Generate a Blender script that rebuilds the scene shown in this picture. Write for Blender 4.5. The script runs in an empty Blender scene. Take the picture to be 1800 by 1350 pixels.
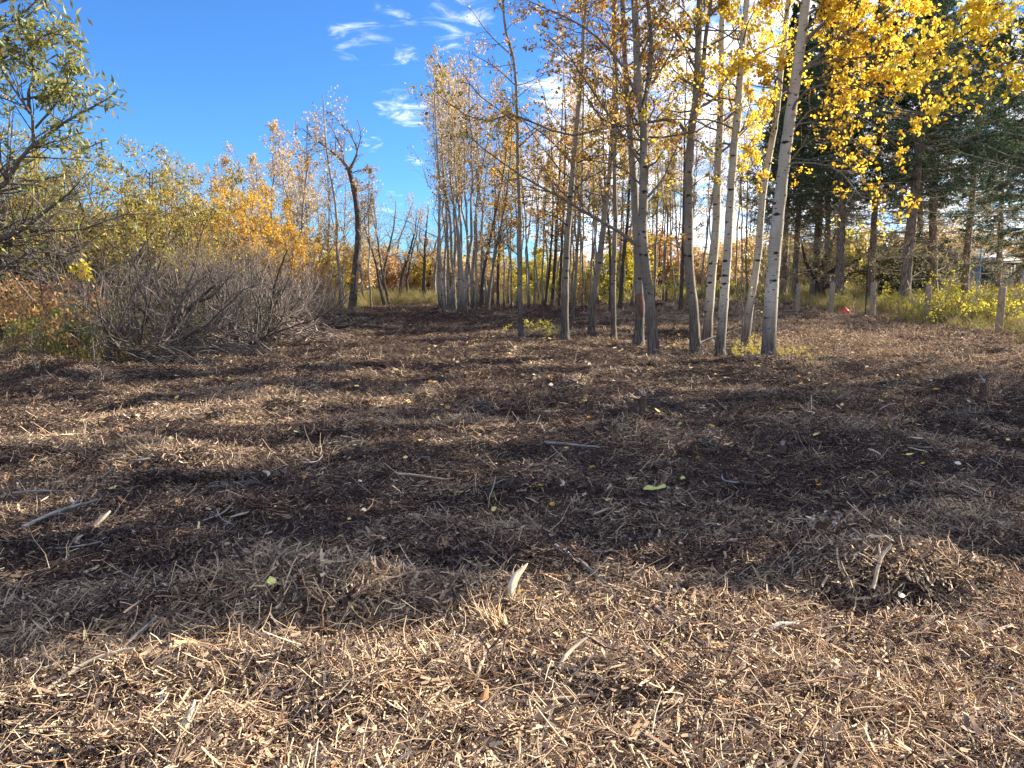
import bpy, math, random
import numpy as np
from mathutils import Vector, Matrix, Euler

# ------------------------------------------------------------------ camera, sky, sun, exposure
SC = bpy.context.scene
COL = SC.collection
F = 1352.0                                   # focal length in photo pixels (1800 wide)
PITCH = math.atan((675 - 490) / F)
EYE = np.array([0.0, 0.0, 1.62])
cam = bpy.data.cameras.new('camera')
cam.sensor_width = 36.0
cam.lens = 36.0 * F / 1800.0
cam.clip_start, cam.clip_end = 0.05, 3000
camo = bpy.data.objects.new('camera', cam)
COL.objects.link(camo)
camo.location = EYE
camo.rotation_euler = (math.pi / 2 - PITCH, 0, 0)
SC.camera = camo

SUN_AZ, SUN_EL = math.radians(66), math.radians(30)   # azimuth clockwise from the view direction (+Y)
sun = bpy.data.lights.new('sun', 'SUN')
sun.energy = 5.0
sun.angle = math.radians(0.53)
sun.color = (1.0, 0.91, 0.77)
suno = bpy.data.objects.new('sun', sun)
COL.objects.link(suno)
sdir = Vector((math.sin(SUN_AZ) * math.cos(SUN_EL), math.cos(SUN_AZ) * math.cos(SUN_EL), math.sin(SUN_EL)))
suno.rotation_euler = sdir.to_track_quat('Z', 'Y').to_euler()
suno.location = (30, 20, 30)

FW = np.array([0, math.cos(PITCH), -math.sin(PITCH)])
UPV = np.array([0, math.sin(PITCH), math.cos(PITCH)])


def ray(px, py):
    return FW + np.array([1.0, 0, 0]) * ((px - 900) / F) + UPV * ((675 - py) / F)


def at(px, py, Y):
    """the point of the place seen at a photo pixel, at a distance Y ahead"""
    r = ray(px, py)
    return EYE + r * (Y / r[1])


world = bpy.data.worlds.new('World')
SC.world = world
world.use_nodes = True
nt = world.node_tree
nt.nodes.clear()


def N(t, kind, **kw):
    n = t.nodes.new(kind)
    for k, v in kw.items():
        setattr(n, k, v)
    return n


def math_node(t, op, a, b=None, clamp=False):
    n = N(t, 'ShaderNodeMath', operation=op)
    n.use_clamp = clamp
    for i, v in enumerate((a, b)):
        if v is None:
            continue
        if isinstance(v, (int, float)):
            n.inputs[i].default_value = v
        else:
            t.links.new(v, n.inputs[i])
    return n.outputs[0]


def ramp_node(t, fac, stops, interp='LINEAR'):
    n = N(t, 'ShaderNodeValToRGB')
    n.color_ramp.interpolation = interp
    els = n.color_ramp.elements
    while len(els) < len(stops):
        els.new(0.5)
    for e, (p, c) in zip(els, stops):
        e.position = p
        e.color = (*c, 1) if len(c) == 3 else c
    t.links.new(fac, n.inputs[0])
    return n.outputs[0]


def maprange(t, v, a, b, c=0.0, d=1.0, smooth=True):
    n = N(t, 'ShaderNodeMapRange')
    n.interpolation_type = 'SMOOTHSTEP' if smooth else 'LINEAR'
    t.links.new(v, n.inputs[0])
    for i, x in enumerate((a, b, c, d)):
        n.inputs[i + 1].default_value = x
    return n.outputs[0]


sky = N(nt, 'ShaderNodeTexSky', sky_type='NISHITA')
sky.sun_disc = False
sky.sun_elevation = SUN_EL
sky.sun_rotation = SUN_AZ
sky.altitude = 700
sky.air_density = 1.0
sky.dust_density = 0.3
sky.ozone_density = 2.5
tint = N(nt, 'ShaderNodeMixRGB', blend_type='MULTIPLY')
tint.inputs[0].default_value = 1.0
tint.inputs[2].default_value = (0.40, 0.76, 1.20, 1)
nt.links.new(sky.outputs[0], tint.inputs[1])
tc = N(nt, 'ShaderNodeTexCoord')
sep = N(nt, 'ShaderNodeSeparateXYZ')
nt.links.new(tc.outputs['Generated'], sep.inputs[0])
zz = math_node(nt, 'ADD', math_node(nt, 'MAXIMUM', sep.outputs[2], 0.0), 0.12)
comb = N(nt, 'ShaderNodeCombineXYZ')
nt.links.new(math_node(nt, 'DIVIDE', sep.outputs[0], zz), comb.inputs[0])
nt.links.new(math_node(nt, 'DIVIDE', sep.outputs[1], zz), comb.inputs[1])
cn1 = N(nt, 'ShaderNodeTexNoise')
cn1.inputs['Scale'].default_value = 1.7
cn1.inputs['Detail'].default_value = 9
cn1.inputs['Roughness'].default_value = 0.56
cn1.inputs['Distortion'].default_value = 0.5
nt.links.new(comb.outputs[0], cn1.inputs['Vector'])
# where the sky carries cloud: soft patches by direction (as in the photograph), plus cloud added elsewhere as fill light
patch = None
for (px, py, w0, w1, gain) in [(1150, 300, .965, .995, 1.3), (1500, 250, .90, .98, 1.35), (850, 330, .9955, .9997, .6), (728, 207, .9991, .99995, .92),
                              (690, 172, .9992, .99995, .85), (690, 55, .9978, .9999, .80), (635, 98, .9975, .9999, .82), (810, 45, .9962, .9998, .86), (730, 287, .9997, .99999, .8),
                              (655, 246, .9997, .99998, .8), (473, 97, .9996, .99997, .75), (672, 352, .9987, .9999, .75)]:
    r = ray(px, py)
    r = r / np.linalg.norm(r)
    dp = N(nt, 'ShaderNodeVectorMath', operation='DOT_PRODUCT')
    nt.links.new(tc.outputs['Generated'], dp.inputs[0])
    dp.inputs[1].default_value = tuple(r)
    v = maprange(nt, dp.outputs['Value'], w0, w1, 0.0, gain)
    patch = v if patch is None else math_node(nt, 'MAXIMUM', patch, v)
r = ray(250, 60)                                                # a clear blue quarter up and to the left, broken cloud added round it, mostly unseen, to brighten the shade
r = r / np.linalg.norm(r)
dp = N(nt, 'ShaderNodeVectorMath', operation='DOT_PRODUCT')
nt.links.new(tc.outputs['Generated'], dp.inputs[0])
dp.inputs[1].default_value = tuple(r)
back = maprange(nt, dp.outputs['Value'], .74, .45, 0.0, 1.1)
patch = math_node(nt, 'MAXIMUM', patch, back)
cmap = N(nt, 'ShaderNodeMapping')
cmap.inputs['Rotation'].default_value = (0, 0, math.radians(38))
cmap.inputs['Scale'].default_value = (6.5, 7.5, 1.0)
nt.links.new(comb.outputs[0], cmap.inputs[0])
cn2 = N(nt, 'ShaderNodeTexNoise')
cn2.inputs['Scale'].default_value = 1.0
cn2.inputs['Detail'].default_value = 8
cn2.inputs['Roughness'].default_value = 0.62
cn2.inputs['Distortion'].default_value = 0.9
nt.links.new(cmap.outputs[0], cn2.inputs['Vector'])
cnn = math_node(nt, 'ADD', math_node(nt, 'MULTIPLY', cn1.outputs['Fac'], .5), math_node(nt, 'MULTIPLY', cn2.outputs['Fac'], .5))
thr = math_node(nt, 'SUBTRACT', 0.75, math_node(nt, 'MULTIPLY', patch, 0.30))
cl = math_node(nt, 'DIVIDE', math_node(nt, 'SUBTRACT', cnn, thr), 0.24, clamp=True)
cl = math_node(nt, 'MULTIPLY', maprange(nt, cl, 0, 1), 0.92)
cmix = N(nt, 'ShaderNodeMixRGB')
nt.links.new(cl, cmix.inputs[0])
nt.links.new(tint.outputs[0], cmix.inputs[1])
cmix.inputs[2].default_value = (11.2, 11.0, 11.0, 1)
bg = N(nt, 'ShaderNodeBackground')
bg.inputs[1].default_value = 0.058
nt.links.new(cmix.outputs[0], bg.inputs[0])
wo = N(nt, 'ShaderNodeOutputWorld')
nt.links.new(bg.outputs[0], wo.inputs[0])

SC.view_settings.view_transform = 'Standard'
SC.view_settings.look = 'None'
SC.view_settings.exposure = 1.75
SC.view_settings.gamma = 1.0
SC.view_settings.use_curve_mapping = False
SC.render.engine = 'CYCLES'
SC.cycles.max_bounces = 6
SC.cycles.diffuse_bounces = 3
SC.cycles.adaptive_threshold = 0.02
SC.cycles.transparent_max_bounces = 8

# ------------------------------------------------------------------ numpy helpers
_tab = {}


def vnoise(x, y, seed=0):
    if seed not in _tab:
        _tab[seed] = np.random.RandomState(seed + 11).rand(256, 256)
    T = _tab[seed]
    x = np.asarray(x, float)
    y = np.asarray(y, float)
    xi = np.floor(x).astype(int)
    yi = np.floor(y).astype(int)
    fx = x - xi
    fy = y - yi
    fx = fx * fx * (3 - 2 * fx)
    fy = fy * fy * (3 - 2 * fy)
    a = T[xi % 256, yi % 256]
    b = T[(xi + 1) % 256, yi % 256]
    c = T[xi % 256, (yi + 1) % 256]
    d = T[(xi + 1) % 256, (yi + 1) % 256]
    return (a + (b - a) * fx) * (1 - fy) + (c + (d - c) * fx) * fy - 0.5


def sstep(a, b, x):
    t = np.clip((np.asarray(x, float) - a) / (b - a), 0, 1)
    return t * t * (3 - 2 * t)


MOUNDS = []      # (x, y, rx, ry, h)


def flat(px, py):
    r = ray(px, py)
    t = -EYE[2] / r[2]
    return EYE + r * t


for (px, py, rx, ry, h) in [(960, 1045, .34, .20, .16), (860, 1085, .30, .16, .10), (470, 1075, .36, .2, .13), (620, 1090, .3, .16, .08), (1560, 1030, .5, .22, .15),
                            (1380, 1130, .35, .16, .08), (240, 1210, .3, .14, .09), (835, 1275, .13, .09, -.17), (440, 1250, .2, .10, -.15), (1200, 1215, .16, .08, -.14), (250, 1275, .12, .08, -.15), (1340, 1265, .1, .1, -.12), (770, 1130, .14, .06, -.08), (560, 1130, .12, .08, -.13), (1090, 1300, .12, .06, -.1), (1560, 1080, .3, .07, -.1), (1290, 1010, .3, .16, .06),
                            (500, 728, .9, .35, .16), (320, 760, .9, .3, .10), (1130, 735, .7, .4, .14), (960, 680, 1.4, .5, .12), (780, 700, .6, .4, .12),
                            (1600, 660, 1.3, .6, .2), (1700, 690, .9, .5, .15), (1500, 690, 1.2, .5, .12), (350, 860, .5, .2, .07), (900, 870, .5, .25, .07), (1400, 780, .8, .3, .08),
                            (600, 560, 1.6, .9, .32), (760, 560, 2., .8, .2), (60, 660, 1.0, .6, .22), (470, 590, 1.2, .8, .2), (1100, 640, 1.4, .6, .1)]:
    p = flat(px, py)
    MOUNDS.append((p[0], p[1], rx, ry, h))


def hgt(x, y):
    x = np.asarray(x, float)
    y = np.asarray(y, float)
    h = 0.34 * sstep(24, 44, y) * sstep(4, 13, x)
    h = h + 0.10 * vnoise(x / 4.5, y / 3.2, 1) + 0.12 * vnoise(x / 1.7 + 3, y / 0.8, 2) * sstep(48, 22, np.hypot(x, y)) + 0.11 * vnoise(x / .62, y / .4, 3) * sstep(24, 10, np.hypot(x, y))
    h = h + 0.055 * vnoise(x / .21, y / .17, 4) * sstep(9, 5, np.hypot(x, y))
    h = h + 0.25 * vnoise(x / 19, y / 19, 5) * sstep(14, 30, np.hypot(x, y))
    for (mx, my, rx, ry, mh) in MOUNDS:
        h = h + mh * np.exp(-((x - mx) / rx) ** 2 - ((y - my) / ry) ** 2)
    return h


def gp(px, py):
    """ground point under a photo pixel"""
    r = ray(px, py)
    t = -EYE[2] / r[2]
    for _ in range(8):
        p = EYE + r * t
        t = (float(hgt(p[0], p[1])) - EYE[2]) / r[2]
    return EYE + r * t


def nrm(v):
    return v / np.maximum(np.linalg.norm(v, axis=-1, keepdims=True), 1e-9)


class MB:
    """collects quads with a per-point tint, then links them as one mesh object"""

    def __init__(s):
        s.V, s.Q, s.T, s.n = [], [], [], 0

    def add(s, V, Q, T=0.5):
        V = np.asarray(V, float).reshape(-1, 3)
        s.V.append(V)
        s.Q.append(np.asarray(Q, int).reshape(-1, 4) + s.n)
        s.T.append(np.full(len(V), T, float) if np.isscalar(T) else np.asarray(T, float))
        s.n += len(V)

    def tubes(s, P, R, sides=4, T=0.5, cap=False):
        """P [N,K,3], R [N,K]; T scalar or [N]"""
        P = np.asarray(P, float)
        R = np.asarray(R, float)
        if P.ndim == 2:
            P, R = P[None], R[None]
        n, K, _ = P.shape
        if n == 0:
            return
        tan = np.gradient(P, axis=1)
        tan = nrm(tan)
        mean = nrm(P[:, -1] - P[:, 0])
        ref = np.where(np.abs(mean[:, 2:3]) > .75, np.array([[1., 0.13, 0]]), np.array([[0, 0.1, 1.]]))
        a = nrm(np.cross(tan, ref[:, None, :]))
        b = np.cross(tan, a)
        th = np.linspace(0, 2 * np.pi, sides, endpoint=False)
        V = P[:, :, None, :] + R[:, :, None, None] * (np.cos(th)[None, None, :, None] * a[:, :, None, :] + np.sin(th)[None, None, :, None] * b[:, :, None, :])
        base = (np.arange(n) * K * sides)[:, None, None]
        k = np.arange(K - 1)[None, :, None] * sides
        j = np.arange(sides)[None, None, :]
        j2 = (np.arange(sides) + 1)[None, None, :] % sides
        Q = np.stack([base + k + j, base + k + j2, base + k + sides + j2, base + k + sides + j], -1)
        Tt = np.full(n, T) if np.isscalar(T) else np.asarray(T)
        s.add(V.reshape(-1, 3), Q.reshape(-1, 4), np.repeat(Tt, K * sides))
        if cap:
            for i in range(n):
                o = V[i, -1]
                if sides % 2 == 0:
                    q = [[0, m, m + 1, m + 2] for m in range(1, sides - 2, 2)]
                    s.add(o, q, float(Tt[i]))

    def leaves(s, C, size, rng, T, width=.8, droop=.5, hexa=False, axis=None):
        C = np.asarray(C, float)
        n = len(C)
        if n == 0:
            return
        d = rng.normal(size=(n, 3))
        d[:, 2] -= droop
        d = nrm(d) if axis is None else nrm(axis + .35 * rng.normal(size=(n, 3)))
        w = nrm(np.cross(d, rng.normal(size=(n, 3))))
        up = np.cross(d, w)
        L = (np.full(n, size) if np.isscalar(size) else size)[:, None] * rng.uniform(.55, 1.35, (n, 1))
        W = L * width * .5
        if hexa:
            V = np.stack([C, C + d * L * .3 + w * W * .95 + up * W * .25, C + d * L * .72 + w * W * .7 + up * W * .25, C + d * L, C + d * L * .72 - w * W * .7 + up * W * .25, C + d * L * .3 - w * W * .95 + up * W * .25], 1)
            o = (np.arange(n) * 6)[:, None]
            Q = np.concatenate([o + np.array([[0, 1, 2, 3]]), o + np.array([[0, 3, 4, 5]])], 0)
            m = 6
        else:
            V = np.stack([C, C + d * L * .45 + w * W + up * W * .3, C + d * L, C + d * L * .45 - w * W + up * W * .3], 1)
            Q = (np.arange(n) * 4)[:, None] + np.array([[0, 1, 2, 3]])
            m = 4
        s.add(V.reshape(-1, 3), Q, np.repeat(np.clip(T, 0, 1) if not np.isscalar(T) else np.full(n, T), m))

    def mesh(s, name, mat, origin=(0, 0, 0)):
        me = bpy.data.meshes.new(name)
        if s.n:
            V = np.concatenate(s.V) - np.asarray(origin, float)
            Q = np.concatenate(s.Q)
            me.vertices.add(len(V))
            me.vertices.foreach_set('co', V.astype(np.float32).ravel())
            me.loops.add(Q.size)
            me.loops.foreach_set('vertex_index', Q.astype(np.int32).ravel())
            me.polygons.add(len(Q))
            me.polygons.foreach_set('loop_start', np.arange(len(Q), dtype=np.int32) * 4)
            me.update(calc_edges=True)
            at_ = me.attributes.new('tint', 'FLOAT', 'POINT')
            at_.data.foreach_set('value', np.concatenate(s.T).astype(np.float32))
        me.materials.append(mat)
        return me

    def build(s, name, mat, parent=None, origin=(0, 0, 0), kind=None, label=None):
        o = bpy.data.objects.new(name, s.mesh(name, mat, origin))
        COL.objects.link(o)
        if parent:
            o.parent = parent
        if kind:
            o['kind'] = kind
        if label:
            o['label'] = label
        return o


def tag(o, label, cat, group=None):
    o['label'] = label
    o['category'] = cat
    if group:
        o['group'] = group
    return o


def thing(name, label, cat, loc=(0, 0, 0), group=None):
    o = bpy.data.objects.new(name, None)
    COL.objects.link(o)
    o.location = tuple(loc)
    o.empty_display_size = .2
    return tag(o, label, cat, group)


def dup(root, loc, rz=0.0, sc=1.0, label=None, group=None, tilt=(0, 0)):
    r = root.copy()
    COL.objects.link(r)
    r.location = tuple(loc)
    r.rotation_euler = (tilt[0], tilt[1], rz)
    r.scale = (sc, sc, sc) if np.isscalar(sc) else sc
    if label:
        r['label'] = label
    if group:
        r['group'] = group
    for ch in root.children:
        c = ch.copy()
        COL.objects.link(c)
        c.parent = r
    return r


def grow(rng, S, D, L, R0, K, up=0.0, wob=.12, taper=.25):
    n = len(S)
    d = nrm(np.asarray(D, float))
    P = [np.asarray(S, float)]
    step = (np.asarray(L) / (K - 1))[:, None]
    for k in range(1, K):
        dv = rng.normal(size=(n, 3)) * wob
        dv[:, 2] += up / (K - 1)
        d = nrm(d + dv)
        P.append(P[-1] + d * step)
    P = np.stack(P, 1)
    R = np.asarray(R0)[:, None] * np.linspace(1, taper, K)[None]
    return P, R


def sprout(rng, P, R, n, u0, u1, ang, asd, lf, rmax=.6, K=4, up=.3, wob=.12, minr=.002, shrink=.6, taper=.3, flatz=1.0):
    """n children on each of the parents"""
    N0, K0, _ = P.shape
    if N0 == 0:
        return np.zeros((0, K, 3)), np.zeros((0, K))
    idx = np.repeat(np.arange(N0), n)
    u = rng.uniform(u0, u1, len(idx))
    f = u * (K0 - 1)
    k = np.minimum(f.astype(int), K0 - 2)
    t = (f - k)[:, None]
    S = P[idx, k] * (1 - t) + P[idx, k + 1] * t
    tan = nrm(P[idx, k + 1] - P[idx, k])
    rad = R[idx, k] * (1 - t[:, 0]) + R[idx, k + 1] * t[:, 0]
    plen = np.linalg.norm(np.diff(P, axis=1), axis=2).sum(1)[idx]
    rv = rng.normal(size=(len(idx), 3))
    rv[:, 2] *= flatz
    perp = nrm(rv - (rv * tan).sum(1, keepdims=True) * tan)
    a = rng.normal(ang, asd, len(idx))[:, None]
    D = tan * np.cos(a) + perp * np.sin(a)
    L = plen * lf * (1 - shrink * u) * rng.uniform(.6, 1.3, len(idx))
    R0 = np.maximum(np.minimum(rad * rmax, L * .03), minr)
    return grow(rng, S, D, L, R0, K, up, wob, taper)


def along(rng, P, n, u0=.3, u1=1.0, jit=.02):
    """n random points on each of the stems"""
    N0, K0, _ = P.shape
    idx = np.repeat(np.arange(N0), n)
    f = rng.uniform(u0, u1, len(idx)) * (K0 - 1)
    k = np.minimum(f.astype(int), K0 - 2)
    t = (f - k)[:, None]
    return P[idx, k] * (1 - t) + P[idx, k + 1] * t + rng.normal(size=(len(idx), 3)) * jit


def smooth_path(pts, K):
    """Catmull-Rom through the points, K samples by length"""
    p = np.asarray(pts, float)
    if len(p) == 2:
        return p[0] + (p[1] - p[0]) * np.linspace(0, 1, K)[:, None]
    q = np.vstack([2 * p[0] - p[1], p, 2 * p[-1] - p[-2]])
    out = []
    for i in range(1, len(q) - 2):
        for t in np.linspace(0, 1, 12, endpoint=False):
            a, b, c, d = q[i - 1], q[i], q[i + 1], q[i + 2]
            out.append(.5 * (2 * b + (c - a) * t + (2 * a - 5 * b + 4 * c - d) * t * t + (3 * b - a - 3 * c + d) * t ** 3))
    out.append(p[-1])
    out = np.array(out)
    s = np.r_[0, np.cumsum(np.linalg.norm(np.diff(out, axis=0), axis=1))]
    u = np.linspace(0, s[-1], K)
    return np.stack([np.interp(u, s, out[:, i]) for i in range(3)], 1)


# ------------------------------------------------------------------ materials
def new_mat(name):
    m = bpy.data.materials.new(name)
    m.use_nodes = True
    t = m.node_tree
    t.nodes.clear()
    out = N(t, 'ShaderNodeOutputMaterial')
    return m, t, out


def attr(t, name='tint'):
    a = N(t, 'ShaderNodeAttribute', attribute_name=name)
    return a.outputs['Fac']


def mat_leaf(name, stops, trans=.45, rough=.5, spec=.3):
    m, t, out = new_mat(name)
    col = ramp_node(t, attr(t), stops)
    p = N(t, 'ShaderNodeBsdfPrincipled')
    p.inputs['Roughness'].default_value = rough
    p.inputs['Specular IOR Level'].default_value = spec
    t.links.new(col, p.inputs['Base Color'])
    tr = N(t, 'ShaderNodeBsdfTranslucent')
    t.links.new(col, tr.inputs[0])
    mx = N(t, 'ShaderNodeMixShader')
    mx.inputs[0].default_value = trans
    t.links.new(p.outputs[0], mx.inputs[1])
    t.links.new(tr.outputs[0], mx.inputs[2])
    t.links.new(mx.outputs[0], out.inputs[0])
    return m


def noise(t, vec, scale, detail=4, rough=.55, mapping=None):
    n = N(t, 'ShaderNodeTexNoise')
    n.inputs['Scale'].default_value = scale
    n.inputs['Detail'].default_value = detail
    n.inputs['Roughness'].default_value = rough
    if mapping:
        mp = N(t, 'ShaderNodeMapping')
        mp.inputs['Scale'].default_value = mapping
        t.links.new(vec, mp.inputs[0])
        vec = mp.outputs[0]
    t.links.new(vec, n.inputs['Vector'])
    return n.outputs['Fac']


def mixc(t, fac, a, b, mode='MIX'):
    n = N(t, 'ShaderNodeMixRGB', blend_type=mode)
    if isinstance(fac, (int, float)):
        n.inputs[0].default_value = fac
    else:
        t.links.new(fac, n.inputs[0])
    for i, c in ((1, a), (2, b)):
        if isinstance(c, tuple):
            n.inputs[i].default_value = (*c, 1)
        else:
            t.links.new(c, n.inputs[i])
    return n.outputs[0]


def finish(t, out, col, rough=.85, height=None, bump=.5, dist=.01, spec=.2):
    p = N(t, 'ShaderNodeBsdfPrincipled')
    p.inputs['Roughness'].default_value = rough
    p.inputs['Specular IOR Level'].default_value = spec
    if isinstance(col, tuple):
        p.inputs['Base Color'].default_value = (*col, 1)
    else:
        t.links.new(col, p.inputs['Base Color'])
    if height is not None:
        b = N(t, 'ShaderNodeBump')
        b.inputs['Strength'].default_value = bump
        b.inputs['Distance'].default_value = dist
        t.links.new(height, b.inputs['Height'])
        t.links.new(b.outputs[0], p.inputs['Normal'])
    t.links.new(p.outputs[0], out.inputs[0])


def mat_aspen(name, pale, grey, zdark=1.1):
    """smooth pale bark with black eyes and fine cross lines, grey furrowed butt"""
    m, t, out = new_mat(name)
    tcn = N(t, 'ShaderNodeTexCoord')
    v = tcn.outputs['Object']
    big = noise(t, v, 2.0, 3, mapping=(1, 1, .5))
    col = mixc(t, maprange(t, big, .35, .65), pale, grey)
    lines = noise(t, v, 7, 4, .65, mapping=(.7, .7, 8.5))
    col = mixc(t, maprange(t, lines, .57, .68, 0, .8), col, (.085, .07, .058))
    blot = noise(t, v, 3.5, 5, .7, mapping=(1.6, 1.6, 1.1))
    col = mixc(t, maprange(t, blot, .58, .72, 0, .6), col, tuple(x * .42 for x in grey))
    for (vs, rr, zs) in ((3.1, .24, 2.1), (6.5, .20, 1.8)):
        vo = N(t, 'ShaderNodeTexVoronoi')
        vo.inputs['Scale'].default_value = vs
        mp = N(t, 'ShaderNodeMapping')
        mp.inputs['Scale'].default_value = (.9, .9, zs)
        mp.inputs['Location'].default_value = (vs, 1.7, .3)
        t.links.new(v, mp.inputs[0])
        t.links.new(mp.outputs[0], vo.inputs['Vector'])
        wob = math_node(t, 'ADD', vo.outputs['Distance'], math_node(t, 'MULTIPLY', noise(t, v, 26, 3), .34))
        col = mixc(t, maprange(t, wob, rr + .16, rr + .08), col, (.026, .021, .018))
    fur = noise(t, v, 11, 4, .6, mapping=(3.2, 3.2, .35))
    sp = N(t, 'ShaderNodeSeparateXYZ')
    t.links.new(v, sp.inputs[0])
    low = maprange(t, math_node(t, 'ADD', sp.outputs[2], math_node(t, 'MULTIPLY', big, -1.0)), zdark, -.3)
    butt = mixc(t, maprange(t, fur, .35, .62), (.036, .029, .025), (.165, .14, .115))
    col = mixc(t, low, col, butt)
    hh = math_node(t, 'ADD', math_node(t, 'MULTIPLY', fur, low), math_node(t, 'MULTIPLY', lines, -.25))
    finish(t, out, col, .8, hh, .8, .02)
    return m


def mat_bark(name, a, b, sc=14, tintmix=0.0):
    m, t, out = new_mat(name)
    tcn = N(t, 'ShaderNodeTexCoord')
    v = tcn.outputs['Object']
    f = noise(t, v, sc, 5, .62, mapping=(2.4, 2.4, .5))
    col = mixc(t, maprange(t, f, .36, .64), a, b)
    if tintmix:
        col = mixc(t, math_node(t, 'MULTIPLY', attr(t), tintmix), col, (.42, .37, .31))
    finish(t, out, col, .9, f, .9, .02)
    return m


M = {}
M['aspen'] = mat_aspen('aspen_bark', (.50, .455, .37), (.34, .315, .25))
M['aspen_grey'] = mat_aspen('grey_aspen_bark', (.285, .245, .19), (.175, .152, .12), 2.0)
M['aspen_far'] = mat_aspen('far_aspen_bark', (.34, .295, .24), (.22, .19, .155), .8)
M['dark_bark'] = mat_bark('dark_bark', (.035, .028, .024), (.13, .105, .085))
M['spruce_bark'] = mat_bark('spruce_bark', (.10, .076, .06), (.33, .26, .205), 10)
M['twig'] = mat_bark('twig_bark', (.075, .06, .05), (.18, .15, .12), 20, .35)
M['grey_twig'] = mat_bark('grey_stem_bark', (.080, .058, .052), (.225, .172, .145), 16, .5)
M['dark_twig'] = mat_bark('dark_stem_bark', (.045, .037, .033), (.12, .10, .085), 16, .3)
M['dead_twig'] = mat_bark('dead_spruce_twig', (.22, .175, .13), (.42, .345, .255), 16, .4)
M['gold'] = mat_leaf('golden_leaf', [(0, (.44, .22, .03)), (.2, (.72, .42, .03)), (.45, (.85, .58, .04)), (.8, (.90, .70, .09)), (1, (.66, .66, .10))], .62)
M['bronze'] = mat_leaf('bronze_leaf', [(0, (.22, .10, .055)), (.35, (.42, .22, .08)), (.65, (.66, .39, .06)), (.88, (.78, .53, .07)), (1, (.48, .44, .09))], .58)
M['olive'] = mat_leaf('olive_yellow_leaf', [(0, (.15, .12, .03)), (.4, (.45, .34, .05)), (.75, (.70, .51, .06)), (1, (.56, .52, .09))], .58)
M['willow'] = mat_leaf('willow_leaf', [(0, (.11, .11, .04)), (.35, (.26, .23, .06)), (.65, (.48, .37, .075)), (.9, (.68, .47, .10)), (1, (.60, .30, .07))], .5)
M['willow_green'] = mat_leaf('grey_green_willow_leaf', [(0, (.07, .095, .045)), (.4, (.16, .19, .08)), (.7, (.32, .31, .08)), (.9, (.45, .36, .07)), (1, (.52, .30, .08))], .35)
M['orange'] = mat_leaf('orange_leaf', [(0, (.42, .22, .04)), (.5, (.68, .41, .04)), (1, (.80, .55, .08))], .55)
M['rust'] = mat_leaf('rust_leaf', [(0, (.28, .14, .08)), (.5, (.50, .28, .11)), (1, (.66, .43, .13))], .4)
M['peach'] = mat_leaf('dry_peach_leaf', [(0, (.38, .25, .15)), (.5, (.60, .42, .20)), (1, (.74, .58, .26))], .4)
M['lime'] = mat_leaf('lime_yellow_leaf', [(0, (.38, .36, .05)), (.5, (.68, .58, .06)), (1, (.82, .66, .07))], .5)
M['needle'] = mat_leaf('spruce_needle', [(0, (.028, .055, .034)), (.5, (.062, .105, .055)), (.85, (.11, .155, .07)), (1, (.24, .22, .09))], .25, .8, .08)
M['dry_needle'] = mat_leaf('dry_spruce_needle', [(0, (.24, .19, .10)), (.6, (.42, .34, .17)), (1, (.44, .42, .18))], .45, .7)
M['evergreen'] = mat_leaf('deep_green_leaf', [(0, (.012, .04, .02)), (.6, (.03, .09, .035)), (1, (.07, .15, .06))], .2)
M['dry_grass'] = mat_leaf('dry_grass_blade', [(0, (.22, .17, .07)), (.45, (.44, .35, .14)), (.8, (.60, .49, .22)), (1, (.42, .44, .12))], .4, .6)
M['green_grass'] = mat_leaf('green_weed_leaf', [(0, (.10, .15, .03)), (.6, (.25, .30, .05)), (1, (.46, .44, .08))], .4)
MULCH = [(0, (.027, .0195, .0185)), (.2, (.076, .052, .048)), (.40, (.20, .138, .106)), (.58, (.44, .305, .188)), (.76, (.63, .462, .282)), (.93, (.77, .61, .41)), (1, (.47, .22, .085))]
m, t, out = new_mat('mulch_fibre')
tcn = N(t, 'ShaderNodeTexCoord')
c = ramp_node(t, attr(t), MULCH)
f = noise(t, tcn.outputs['Object'], 90, 3)
c = mixc(t, maprange(t, f, .3, .7, 0, .35), c, (.09, .06, .045))
finish(t, out, c, .85, None, spec=.15)
M['mulch'] = m
for nm, (a, b) in {'pale_wood': ((.36, .27, .175), (.66, .54, .38)), 'orange_wood': ((.30, .13, .06), (.52, .27, .12)), 'bark_wood': ((.045, .028, .02), (.15, .09, .06)),
                   'grey_wood': ((.17, .15, .13), (.40, .36, .31)), 'post_wood': ((.25, .195, .13), (.43, .35, .25))}.items():
    m, t, out = new_mat(nm)
    tcn = N(t, 'ShaderNodeTexCoord')
    g = noise(t, tcn.outputs['Object'], 26, 4, .6, mapping=(.35, 3.0, 3.0) if nm != 'post_wood' else (3, 3, .3))
    g2 = noise(t, tcn.outputs['Object'], 7, 3)
    col = mixc(t, maprange(t, g, .36, .64), a, b)
    col = mixc(t, maprange(t, g2, .5, .75, 0, .5), col, tuple(x * .45 for x in a))
    finish(t, out, col, .8, g, .7, .004)
    M[nm] = m
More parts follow.
